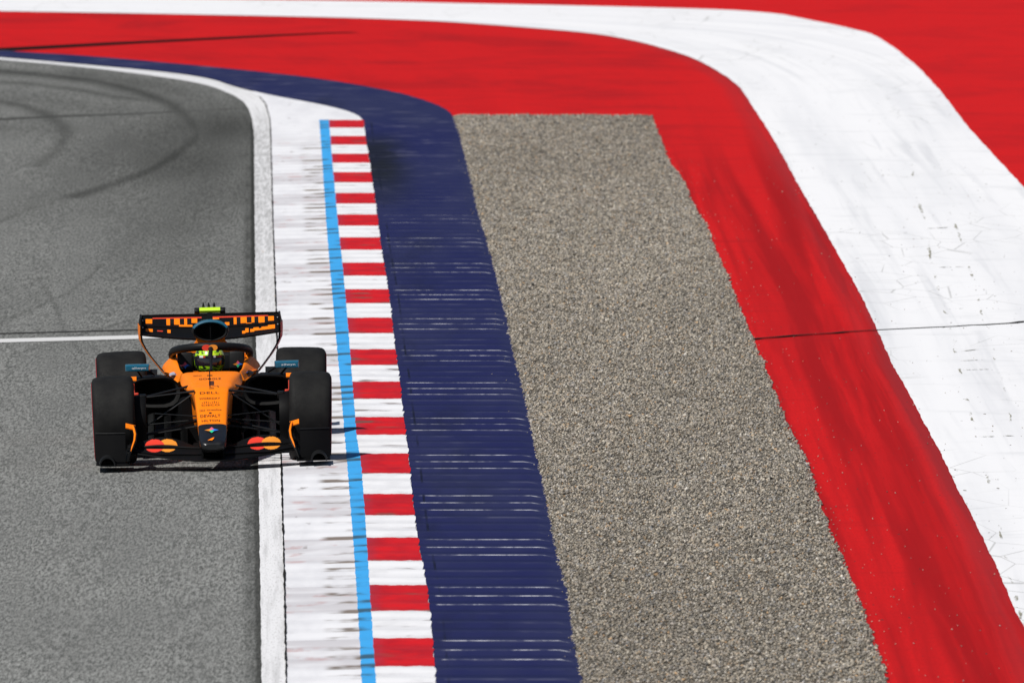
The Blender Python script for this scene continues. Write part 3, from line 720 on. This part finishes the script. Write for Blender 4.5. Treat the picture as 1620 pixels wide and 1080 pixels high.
# engine cover and air intake
mb = MB(); S = []
for y, L in ((2.74, [(0, .985), (.085, .972), (.138, .925), (.140, .875), (.105, .825), (.165, .768), (.20, .735), (.315, .700), (.375, .62), (.33, .42), (0, .40)]),
             (2.95, [(0, .975), (.075, .962), (.118, .915), (.120, .865), (.10, .815), (.155, .755), (.19, .715), (.31, .675), (.37, .59), (.32, .38), (0, .36)]),
             (3.5, [(0, .87), (.035, .86), (.06, .82), (.065, .77), (.07, .70), (.10, .64), (.14, .59), (.22, .54), (.26, .48), (.22, .32), (0, .30)]),
             (4.1, [(0, .66), (.015, .655), (.03, .62), (.035, .58), (.04, .52), (.06, .47), (.08, .43), (.10, .40), (.11, .36), (.09, .28), (0, .27)])):
    S.append(np.array([(x, y, z) for x, z in chaikin(half_loop(L), 2)]))
mb.rings([[tuple(p) for p in s_] for s_ in catmull(S, 8)], mfun=lambda c: 2 if c.y < 2.741 and c.z > .81 else 1 if c.z > .825 - .12 * max(0, c.y - 2.7) else 0)
ecov = mb.build('engine_cover', [ORANGE, SATIN, VOID], car)
ai = MB(); R_ = []
for y, k, kz, dz in ((2.80, .98, .98, 0), (2.66, 1.02, 1.02, 0), (2.60, 1.04, 1.05, .002), (2.575, 1.0, 1.0, .001), (2.57, .93, .91, -.004), (2.585, .86, .84, -.009), (2.72, .74, .70, -.01)):
    R_.append([(.146 * k * math.cos(q), y, .906 + dz + .084 * kz * math.sin(q)) for q in [2 * math.pi * j / 40 for j in range(40)]])
ai.rings(R_, cap0=False, cap1=True, mfun=lambda c: 2 if c.y > 2.582 and (abs(c.x) / .14) ** 2 + ((c.z - .9) / .08) ** 2 < .86 else (0 if c.z > .935 else 1))
intake = ai.build('air_intake', [TEAL, SATIN, VOID], car)
sp = MB(); sp.box((0, 2.62, .905), (.004, .03, .062), 0); sp.build('intake_divider', CARBON, intake)
# camera pod on the intake
pod = MB(); pod.rings([[(x, 2.98 + .055 * math.cos(q), 1.052 + .0235 * math.sin(q)) for q in [2 * math.pi * j / 20 for j in range(20)]] for x in (-.084, .084)])
for a, b in ((-.126, -.084), (.084, .126)):
    pod.rings([[(x, 2.985 + .055 * k * math.cos(q), 1.048 + .026 * k * math.sin(q)) for q in [2 * math.pi * j / 20 for j in range(20)]] for x, k in ((a, .93), (a + .005, 1.0), (b - .005, 1.0), (b, .93))], 1)
po = pod.build('camera_pod', [LIME, SATIN], car)
py_ = MB(); py_.rings([[(sxx, y, z) for sxx, y in ((-.022, 2.92), (.022, 2.92), (.022, 3.08), (-.022, 3.08))] for z in (.94, 1.035)]); py_.build('pod_mount', SATIN, po)
for xx in (-.052, -.008, .036):
    a = MB(); a.rings([[(xx + r * math.cos(q), 3.03 + r * math.sin(q), z) for q in [2 * math.pi * j / 10 for j in range(10)]] for z, r in ((1.055, .014), (1.09, .009), (1.112, .004))]); a.build('antenna', SATIN, po)

# halo
hl = MB()
arc = []
for k in range(25):
    t = math.pi * k / 24; xx = -.308 * math.cos(t); s_ = math.sin(t)
    arc.append((xx, 2.12 - .50 * s_ ** .9 if s_ > 0 else 2.12, .758 + .074 * s_ ** .8 if s_ > 0 else .758))
left = [(-.300, 2.78, .655), (-.310, 2.55, .700), (-.313, 2.35, .738)]; right = [(-x, y, z) for x, y, z in reversed(left)]
hl.tube(left + arc + right, .031, 12, 0, rz=1.05)
hl.tube([(0, 1.63, .830), (-.0, 1.56, .80), (0, 1.40, .715), (0, 1.27, .655)], [.030, .017, .0105, .012], 10)
halo = hl.build('halo', [SATIN], car)
em = MB()
for cxx, mi in ((-.030, 0), (.024, 1)):
    ring = [(cxx + .036 * math.cos(q) - .004, 1.585 - .0, .824 + .025 * math.sin(q)) for q in [2 * math.pi * j / 20 for j in range(20)]]
    ring = [(x, 1.583 + .35 * x * x, z) for x, _, z in ring]
    em.add([(x, y - (.001 if mi else 0), z) for x, y, z in ring], [tuple(range(20))], mi)
em.build('emblem', [RED_D, YEL_D], halo, smooth=False)

# sidepods
for sx in (-1, 1):
    mb = MB(); S = []
    for y, xi, xo, zt, zb in ((1.46, .255, .640, .598, .36), (1.52, .255, .665, .608, .34), (1.9, .26, .70, .60, .24), (2.6, .26, .69, .54, .16), (3.2, .2, .55, .42, .12), (3.6, .15, .38, .33, .12)):
        S.append(np.array([(sx * x, y, z) for x, z in chaikin([(xi, zt), (xo - .06, zt - .004), (xo, zt - .05), (xo - .02, zb + .05), (xo - .08, zb), (xi, zb)], 2)]))
    mb.rings([[tuple(p) for p in s_] for s_ in catmull(S, 5)], cap0=False)
    pod_ = mb.build('sidepod', CARBON, car)
    iv = MB(); r0 = S[0]; cc = r0.mean(0); iv.rings([[tuple(p) for p in r0], [tuple(cc + (p - cc) * .9 + np.array((0, .02, 0))) for p in r0], [tuple(cc + (p - cc) * .75 + np.array((0, .3, 0))) for p in r0]], cap0=False)
    iv.build('duct_opening', VOID, pod_)
    e = MB(); e.sheet([[(sx * (.262 + .075 * i), 1.475 + .16 * j, (.612 + .010 * j + .012 * math.sin(math.pi * i))) for j in (0, .5, 1)] for i in (0, .2, .4, .6, .8, 1)], .006, mfun=lambda c, i, j: (1 if i < 2 else 0))
    e.build('emblem', [PALE_D if sx < 0 else SATIN, NAVY_D], pod_)
    # shoulder strip under the cockpit side
    e = MB(); e.tube([(sx * .27, 1.50, .612), (sx * .31, 1.62, .620), (sx * .36, 1.85, .622), (sx * .38, 2.0, .61)], [.006, .010, .010, .006], 10, 0, rz=.5); e.build('shoulder_trim', ORANGE, pod_)

# mirrors
for sx in (-1, 1):
    mb = MB(); cx_ = sx * .600 + .008
    mb.rings([[(cx_ + ww * k[0], y, .680 + hh * k[1]) for k in chaikin([(-1, -.9), (-1, 0), (-1, .9), (-.9, 1), (0, 1), (.9, 1), (1, .9), (1, 0), (1, -.9), (.9, -1), (0, -1), (-.9, -1)], 1)] for y, ww, hh in ((1.44, .090, .018), (1.455, .096, .025), (1.50, .098, .028), (1.56, .099, .029), (1.58, .097, .027))])
    mi_ = mb.build('mirror', TEAL, car)
    t_, f_ = text_verts('allwyn'); wv = .112 / (t_[:, 0].max() - t_[:, 0].min()); hv = .028 / (t_[:, 1].max() - t_[:, 1].min())
    lt = MB(); lt.add([(cx_ + .012 + a * wv, 1.4378, .680 + b * hv * .7) for a, b, _ in t_], f_); lt.build('lettering', WHITE_D, mi_, smooth=False)
    fr = MB(); fr.add([(cx_ - .073, 1.4385, .669), (cx_ - .073, 1.4385, .691), (cx_ + .073, 1.4385, .691), (cx_ + .073, 1.4385, .669)], [(0, 1, 2, 3)]); fr.build('mirror_face', TEAL, mi_, smooth=False)
    gl = MB(); gl.box((cx_, 1.584, .68), (.085, .002, .021)); gl.build('mirror_glass', GLASS, mi_)
    sm = MB(); sm.tube([(cx_ - sx * .08, 1.53, .66), (sx * .46, 1.62, .615)], .009, 8, rz=.6); sm.tube([(cx_, 1.53, .655), (sx * .56, 1.60, .60)], .008, 8); sm.build('mirror_stem', CARBON, mi_)

# ------------------------------------------------------------------ wheels
def wheel(x, y, r, hw, outer):
    wh = empty('wheel', car, (x, y, r))
    wh.rotation_euler = (0, math.radians(1.6) * outer, 0)
    k = hw
    prof = [(-k * .93, r * .62), (-k * .985, r * .70), (-k * 1.0, r * .80), (-k * .985, r * .885), (-k * .93, r * .945), (-k * .84, r * .978), (-k * .68, r * .994), (-k * .35, r), (0, r * 1.001),
            (k * .35, r), (k * .68, r * .994), (k * .84, r * .978), (k * .93, r * .945), (k * .985, r * .885), (k * 1.0, r * .80), (k * .985, r * .70), (k * .93, r * .62)]
    t = MB(); last = len(prof) - 2
    band = (last - 2, last - 1, last - 3) if outer > 0 else (1, 2, 3)
    # the red band sits a hair outside the sidewall
    t.revolve(prof, (0, 0, 0), 72, 0); ty = t.build('tyre', TYRE, wh, ang=50)
    b = MB(); s_ = 1 if outer > 0 else -1
    b.revolve([(s_ * k * .990, r * .895), (s_ * k * 1.012, r * .84), (s_ * k * 1.014, r * .79), (s_ * k * .995, r * .74)], (0, 0, 0), 72); b.build('sidewall_band', SIDE, ty)
    rm = MB(); rm.revolve([(s_ * k * .93, r * .63), (s_ * k * .90, r * .60), (s_ * k * .78, r * .45), (s_ * k * .74, r * .15), (s_ * k * .80, r * .12), (s_ * k * .80, .001)][::-1] + [(-s_ * k * .93, r * .63), (-s_ * k * .80, r * .60), (-s_ * k * .70, r * .2), (-s_ * k * .70, .001)], (0, 0, 0), 40)
    rim = rm.build('rim', RIM, wh); nut = MB(); nut.revolve([(s_ * k * .80, .03), (s_ * k * .90, .028), (s_ * k * .90, .001)], (0, 0, 0), 6); nut.build('wheel_nut', METAL, rim)
for sx in (-1, 1):
    wheel(sx * .778, 0, .352, .168, sx)
    wheel(sx * .725, 3.40, .356, .205, sx)
    # brake duct drum and wing-like cover inside each front wheel
    bd = MB(); bd.revolve([(-.05, .001), (-.05, .20), (.03, .215), (.06, .20), (.06, .001)], (sx * .585, .0, .34), 32); bd.box((sx * .555, -.10, .36), (.022, .05, .12), 0, .015); bd.box((sx * .55, .03, .52), (.03, .10, .03), 0, .012); bd.build('brake_duct', CARBON, car)
    fl = MB(); fl.sheet([[(sx * (.595 + .085 * i), -.03 + .14 * j * (1 - .7 * i), .668 + .022 * j + .004 * i) for j in (0, .5, 1)] for i in (0, .33, .66, 1)], .008); fl.build('brake_winglet', ORANGE, car)
    wb = MB(); wb.sheet([[(sx * (.600 + .02 * j), .62 + .55 * i, .10 + .50 * j - .10 * i * j) for j in (0, .25, .5, .75, 1)] for i in (0, .2, .5, 1)], .012); wbo = wb.build('wake_board', CARBON, car)
    wt = MB(); wt.tube([(sx * .598, .612, .20), (sx * .607, .612, .35), (sx * .618, .612, .52), (sx * .622, .65, .60)], [.004, .0055, .0055, .008], 8); wt.build('board_edge', REDTRIM, wbo)
    ob = MB(); ob.box((sx * .600, .62, .52), (.016, .03, .010), 0, .006); ob.build('board_bracket', REDTRIM, wbo)
    rb = MB(); rb.revolve([(-.06, .001), (-.06, .21), (.06, .21), (.06, .001)], (sx * .50, 3.40, .35), 28); rb.build('brake_duct', SATIN, car)
    # suspension
    for p, q, r_ in (((.135, -.06, .572), (.60, -.02, .520), .019), ((.18, .42, .585), (.60, .03, .515), .017), ((.10, -.12, .300), (.62, -.02, .215), .017), ((.12, .50, .300), (.62, .05, .21), .015),
                     ((.60, .0, .245), (.16, .10, .535), .014), ((.118, -.22, .355), (.62, -.14, .310), .013), ((.11, -.30, .385), (.45, -.05, .40), .010)):
        a = MB(); P0, P1 = Vector((sx * p[0], p[1], p[2])), Vector((sx * q[0], q[1], q[2])); a.tube([P0, P0.lerp(P1, .15), P0.lerp(P1, .85), P1], [r_ * 1.3, r_, r_, r_ * 1.2], 10, rz=.42); a.build('suspension_arm', SATIN, car)
    for p, q, r_ in (((.10, 3.15, .45), (.56, 3.36, .47), .018), ((.08, 3.75, .45), (.56, 3.44, .47), .016), ((.12, 3.05, .2), (.56, 3.36, .2), .018), ((.10, 3.3, .50), (.56, 3.40, .30), .014), ((.10, 3.5, .36), (.56, 3.5, .36), .014)):
        a = MB(); a.tube([(sx * p[0], p[1], p[2]), (sx * q[0], q[1], q[2])], r_, 10, rz=.5); a.build('suspension_arm', SATIN, car)

# ------------------------------------------------------------------ front wing
fw = empty('front_wing', car, (0, 0, 0))
def lerp_tab(x, tab): return np.interp(x, [t[0] for t in tab], [t[1] for t in tab])
XS = np.linspace(-.675, .675, 271)
def smooth_tab(tab):
    xx = np.linspace(0, .68, 120); v = lerp_tab(xx, tab); k = np.ones(17) / 17
    v = np.convolve(np.pad(v, 8, mode='reflect', reflect_type='odd'), k, 'valid'); return lambda x: np.interp(abs(x), xx, v)
def element(name, le, te, nch, camber, th, cut, emblem=False):
    """le/te: tables |x| -> (y, z)"""
    ly, lz = smooth_tab([(t[0], t[1]) for t in le]), smooth_tab([(t[0], t[2]) for t in le])
    ty, tz = smooth_tab([(t[0], t[1]) for t in te]), smooth_tab([(t[0], t[2]) for t in te])
    G = []
    for x in XS:
        if cut and abs(x) < .0: continue
        row = []
        for j in range(nch):
            t = j / (nch - 1); row.append((x, ly(x) + (ty(x) - ly(x)) * t, lz(x) + (tz(x) - lz(x)) * t - camber * math.sin(math.pi * t)))
        G.append(row)
    def mf(c, i, j):
        if not emblem: return 0
        v = c.z - .0615 * -(c.y)                               # height as it shows from the front
        for sx in (-1, 1):
            for x0, mi in (((-.460, 1), (-.358, 2)) if sx < 0 else ((.462, 2), (.353, 1))):
                if ((c.x - x0) / .076) ** 2 + ((v - .141) / .051) ** 2 < 1 and (j > 4 or name != 'upper_flap') and (j < nch - 3 or name == 'upper_flap'): return mi
        return 0
    m = MB()
    if cut:
        for sgn in (-1, 1):
            H = [r for r in G if r[0][0] * sgn > cut]; m.sheet(H, th, 0, mf)
    else: m.sheet(G, th, 0, mf)
    return m.build(name, [CARBON, RED_D, YEL_D], fw)
element('main_plane', [(0, -1.16, .088), (.12, -1.15, .086), (.25, -1.08, .096), (.40, -.99, .115), (.55, -.91, .135), (.68, -.85, .150)],
        [(0, -.93, .112), (.12, -.93, .112), (.25, -.90, .118), (.40, -.86, .128), (.55, -.80, .150), (.68, -.74, .16)], 10, .012, .012, 0)
element('lower_flap', [(0, -.93, .125), (.15, -.93, .125), (.30, -.91, .128), (.45, -.90, .128), (.58, -.83, .148), (.68, -.78, .158)],
        [(0, -.80, .150), (.15, -.80, .152), (.30, -.77, .168), (.45, -.76, .172), (.58, -.72, .170), (.68, -.68, .168)], 16, .006, .008, .085, True)
element('upper_flap', [(0, -.775, .155), (.15, -.775, .157), (.30, -.75, .182), (.45, -.735, .186), (.58, -.70, .182), (.68, -.66, .175)],
        [(0, -.62, .165), (.15, -.62, .170), (.25, -.58, .215), (.36, -.56, .243), (.45, -.56, .243), (.56, -.57, .212), (.68, -.58, .185)], 24, .010, .008, .085, True)
for sx in (-1, 1):
    ad = MB(); ad.tube([(sx * .105, -.80, .164), (sx * .2, -.785, .168), (sx * .32, -.765, .178), (sx * .45, -.755, .183), (sx * .58, -.715, .180), (sx * .665, -.68, .176)], [.009, .008, .009, .009, .008, .007], 8, rz=.8)
    ad.build('flap_bracket', CARBON, fw)
    tr = MB(); tr.tube([(sx * .13, -1.135, .079), (sx * .20, -1.09, .083), (sx * .27, -1.06, .088)], .007, 8, rz=.6); tr.build('wing_trim', REDTRIM, fw)
    # endplate: curved upright with an orange leading edge and a flick outboard
    PR = [(.622, -.66, .345), (.614, -.72, .325), (.604, -.80, .285), (.610, -.86, .24), (.630, -.92, .19), (.660, -.96, .14), (.680, -.98, .08)]
    ep = MB(); ep.sheet([[(sx * (x + .03 * j), y + .42 * j, z - .05 * j * (z > .2)) for j in (0, .3, .6, 1)] for x, y, z in PR], .010); epo = ep.build('endplate', CARBON, fw)
    le = MB(); le.tube([(sx * (x + .008), y - .008, z) for x, y, z in PR[:5]] + [(sx * .648, -.950, .160)], [.007, .009, .009, .008, .006, .002], 10); le.build('endplate_edge', ORANGE, epo)
    fk = MB(); fk.sheet([[(sx * (.610 + .075 * i), -.70 + .10 * j, .315 + .020 * i + .028 * j) for j in (0, .5, 1)] for i in (0, .3, .6, 1)], .008); fk.build('endplate_flick', ORANGE, epo)
    # outboard board ahead of the tyre, its top edge, footplate and tunnel
    bo = MB(); bo.sheet([[(sx * (.69 + .235 * i), -.88 + .025 * j + .05 * i * i, .075 + .222 * j) for j in (0, .25, .5, .75, 1)] for i in (0, .2, .4, .6, .8, 1)], .010); boo = bo.build('outboard_board', CARBON, fw)
    te = MB(); te.tube([(sx * (.69 + .235 * i), -.857 + .05 * i * i, .298) for i in (0, .25, .5, .75, 1)], .0055, 8); te.build('board_edge', SATIN, boo)
    fp = MB(); fp.sheet([[(sx * (.66 + .265 * i), -1.0 + .62 * j + .05 * i, .062 - .004 * j) for j in (0, .5, 1)] for i in (0, .5, 1)], .010); fp.build('footplate', CARBON, fw)
    tn = MB(); tn.rings([[(sx * .835 + .066 * k * math.cos(q), y, .055 + .075 * k * math.sin(q)) for q in [math.pi * j / 14 for j in range(15)]] + [(sx * .835 + .056 * k * math.cos(q), y, .053 + .062 * k * math.sin(q)) for q in [math.pi * j / 14 for j in range(14, -1, -1)]] for y, k in ((-1.03, .95), (-.95, 1), (-.60, 1.05))]); tn.build('tunnel', SATIN, fw)

# ------------------------------------------------------------------ floor
fl = MB(); 
fl.sheet([[(x, y, .062 + (.05 * ((1.25 - y) / .55) * (abs(x) / .6) if y < 1.25 else 0)) for y in (.80, 1.0, 1.25, 2.0, 3.0, 3.7)] for x in np.linspace(-.70, .70, 9)], .02)
fl.box((0, 1.0, .075), (.16, .55, .025), 0, .015)
floor = fl.build('floor', CARBON, car)
for sx in (-1, 1):
    for k_, (x, h_) in enumerate(((.20, .20), (.33, .26), (.46, .28))):
        f = MB(); f.sheet([[(sx * (x + .05 * i), .92 + .7 * i, .07 + h_ * j * (1 - .2 * i)) for j in (0, .5, 1)] for i in (0, .3, .6, 1)], .010); f.build('floor_fence', CARBON, floor)
df = MB(); df.sheet([[(x, y, .06 + .22 * ((y - 3.5) / .6) ** 1.2) for y in (3.5, 3.7, 3.9, 4.1)] for x in np.linspace(-.5, .5, 5)], .012); df.build('diffuser', CARBON, car)

# ------------------------------------------------------------------ rear wing
rw = empty('rear_wing', car, (0, 0, -.012))
def rear_element(name, le, te, spans, camber, th, nch=13):
    XR = np.linspace(-.575, .575, 347)
    def pos(x, t):
        q = (abs(x) / .575) ** 1.6
        ly = le[0]; lz = le[1] + (le[2] - le[1]) * q; tz = te[1] + (te[2] - te[1]) * q
        return (x, ly + (te[0] - ly) * t, lz + (tz - lz) * t - camber * math.sin(math.pi * t))
    G = [[pos(x, j / (nch - 1)) for j in range(nch)] for x in XR]
    def mf(c, i, j):
        px = 335.5 + c.x * 194; t = (j + .5) / (nch - 1)
        for a, b, t0, t1, mi in spans:
            if a <= px <= b and t0 <= t <= t1: return mi
        return 0
    m = MB(); m.sheet(G, th, 0, mf); return m.build(name, [CARBON, ORANGE, REDTRIM, SATIN], rw)
R1_ = [(233, 243.5, .45, .85, 1), (266, 271.6, .25, .86, 1), (278, 287, .30, .86, 1), (286, 307, .08, .30, 1), (294, 299, .3, .86, 1), (306, 315, .48, .86, 1), (244, 322, .86, .94, 2), (235, 244, .88, .95, 2), (287, 294, .4, .84, 3), (271.6, 278, .4, .84, 3), (299, 306, .4, .84, 3),
       (337, 350, .72, .86, 1), (338, 428, .86, .94, 2), (359, 366, .16, .50, 1), (372.6, 377.5, .25, .86, 1), (384, 393.5, .30, .86, 1), (393, 401, .22, .36, 1), (401, 405.5, .30, .86, 1), (412, 422, .25, .86, 1), (428, 437, .40, .86, 1), (393.5, 401, .42, .86, 3), (405.5, 412, .3, .86, 3), (422, 428, .3, .86, 3), (377.5, 384, .3, .84, 3)]
rear_element('upper_flap', (4.10, .865, .893), (4.30, .953, .953), R1_, .012, .008)
R2_ = [(233, 244, .60, .84, 1), (251, 260, .66, .76, 2), (267, 272.5, .62, .86, 1), (386, 391, .42, .66, 1), (391, 396, .5, .8, 1), (399, 405, .48, .72, 1), (404, 412, .62, .80, 1), (411, 418, .56, .78, 1), (417, 428, .62, .82, 1), (427, 438, .60, .88, 1)]
rear_element('main_plane', (3.86, .782, .838), (4.11, .862, .888), R2_, .014, .014)
gz = MB(); gz.box((0, 4.303, .957), (.578, .004, .012)); gz.build('trailing_lip', CARBON, rw)
for sx in (-1, 1):
    PR = [(.592, 3.84, 4.36, .972), (.592, 3.84, 4.36, .90), (.592, 3.86, 4.34, .83), (.588, 3.9, 4.3, .775), (.560, 3.9, 4.26, .715), (.51, 3.88, 4.20, .640), (.45, 3.84, 4.14, .565), (.395, 3.8, 4.08, .50), (.36, 3.8, 4.04, .40)]
    ep = MB()
    r = []
    for x, ya, yb, z in PR:
        toe = .018 if z < .93 else .004
        xa, xb = x - .022, x - .022 + toe
        r.append([(sx * (xa - .012), ya, z), (sx * xb - sx * .012, yb, z), (sx * xb, yb, z), (sx * xa, ya, z)])
    n_ = len(r)
    ep.rings(r)
    epo = ep.build('endplate', [CARBON], rw, ang=25)
    # orange outer skin, proud of the plate
    sk = MB(); sk.sheet([[(sx * (x - .022 + .0025 + .020 * j), ya + .01 + (yb - ya - .02) * j, z) for j in (0, .5, 1)] for x, ya, yb, z in PR[1:8]], .002)
    sk.build('endplate_skin', ORANGE if sx < 0 else REDTRIM, epo)
    for z in (.945, .905): 
        b_ = MB(); b_.revolve([(-.004, .001), (-.004, .010), (.004, .010), (.004, .001)], (sx * .552, 3.9 if z < .92 else 4.2, z - .02), 12); b_.build('bolt', METAL, epo)
sw_ = MB(); sw_.tube([(0, 3.95, .48), (0, 4.02, .70), (0, 4.0, .80)], .016, 10, rz=2.0); sw_.build('wing_pylon', CARBON, rw)
bw = MB(); bw.sheet([[(x, 3.9 + .18 * j, .46 + .05 * j) for j in (0, .5, 1)] for x in np.linspace(-.38, .38, 7)], .01); bw.build('beam_wing', CARBON, rw)

# ------------------------------------------------------------------ driver
drv = empty('person', None); drv.matrix_world = car.matrix_world
drv.location = car.location; drv.rotation_euler = car.rotation_euler
tag(drv, 'driver in a lime and black helmet sitting in the orange racing car', 'person')
def skin_body(name, joints, bones, mat, parent):
    me = bpy.data.meshes.new(name); me.from_pydata([j[0] for j in joints], bones, []); me.materials.append(mat)
    o = bpy.data.objects.new(name, me); C.objects.link(o); o.parent = parent
    o.modifiers.new('skin', 'SKIN'); sk = me.skin_vertices[0].data
    for i, j in enumerate(joints): sk[i].radius = j[1] if isinstance(j[1], tuple) else (j[1], j[1])
    sk[0].use_root = True
    sb = o.modifiers.new('sub', 'SUBSURF'); sb.levels = sb.render_levels = 2
    return o
SUIT = paint('race_suit', (.05, .03, .02), .8, 0)
J = [((0, 2.20, .16), (.16, .11)), ((0, 2.26, .32), (.14, .10)), ((0, 2.24, .46), (.17, .10)), ((0, 2.14, .55), .055), ((0, 2.06, .62), .055),
     ((-.17, 2.20, .48), .06), ((-.21, 2.02, .38), .048), ((-.13, 1.80, .44), .036), ((-.10, 1.72, .46), .040),
     ((.17, 2.20, .48), .06), ((.21, 2.02, .38), .048), ((.13, 1.80, .44), .036), ((.10, 1.72, .46), .040),
     ((-.10, 2.10, .16), .085), ((-.11, 1.66, .30), .065), ((-.10, 1.25, .25), .05), ((.10, 2.10, .16), .085), ((.11, 1.66, .30), .065), ((.10, 1.25, .25), .05)]
B_ = [(0, 1), (1, 2), (2, 3), (3, 4), (2, 5), (5, 6), (6, 7), (7, 8), (2, 9), (9, 10), (10, 11), (11, 12), (0, 13), (13, 14), (14, 15), (0, 16), (16, 17), (17, 18)]
skin_body('body', J, B_, SUIT, drv)
def helmet_mat():
    m = NT('helmet_paint'); p = m.obj(); s = m.sep(p)
    n = m.noise(p, 24, 2, .55, 1.2); n2 = m.noise(p, 9, 2)
    col = m.mix(m.ramp(n, .49, .54), (.42, .78, .015), (.012, .018, .012))
    col = m.mix(m.ramp(n2, .56, .62), col, (.66, .86, .03))
    return m.done(col, .3, Coat_Weight=.6, Coat_Roughness=.1)
hm = MB(); R_ = []
for i in range(1, 24):
    f = math.pi * i / 24; z = math.cos(f); r = math.sin(f)
    ring = []
    for j in range(48):
        q = 2 * math.pi * j / 48; x = .125 * r * math.cos(q); y = .150 * r * math.sin(q); zz = .140 * z
        if y < 0 and z < -.1: y -= .022 * (-z) * r                       # chin bar
        if z < -.55: zz = -.077 - (zz + .077) * -.55
        ring.append((x, y, zz))
    R_.append(ring)
hm.rings(R_)
helmet = hm.build('helmet', helmet_mat(), drv); helmet.location = (-.012, 1.98, .700)
vs = MB(); G = []
for i in range(25):
    q = math.radians(-160 + 140 * i / 24); row = []
    for j in range(7):
        z = -.035 + .075 * j / 6; r = math.sqrt(max(0, 1 - (z / .140) ** 2)) * 1.018
        y = .150 * r * math.sin(q) - (.020 * max(0, -z / .14)); row.append((.125 * r * math.cos(q), y, z))
    G.append(row)
vs.sheet(G, .004); VISOR = paint('visor', (.012, .009, .018), .08, 1.0); vs.build('visor', VISOR, helmet)
vb = MB(); vb.sheet([[(.127 * math.cos(q), .1535 * math.sin(q), z) for z in (.030, .047)] for q in [math.radians(-145 + 110 * i / 14) for i in range(15)]], .003, mfun=lambda c, i, j: 1 if i in (2, 3, 9) else (2 if i == 4 else 0))
vb.build('visor_strip', [VISOR, WHITE_D, REDTRIM], helmet)
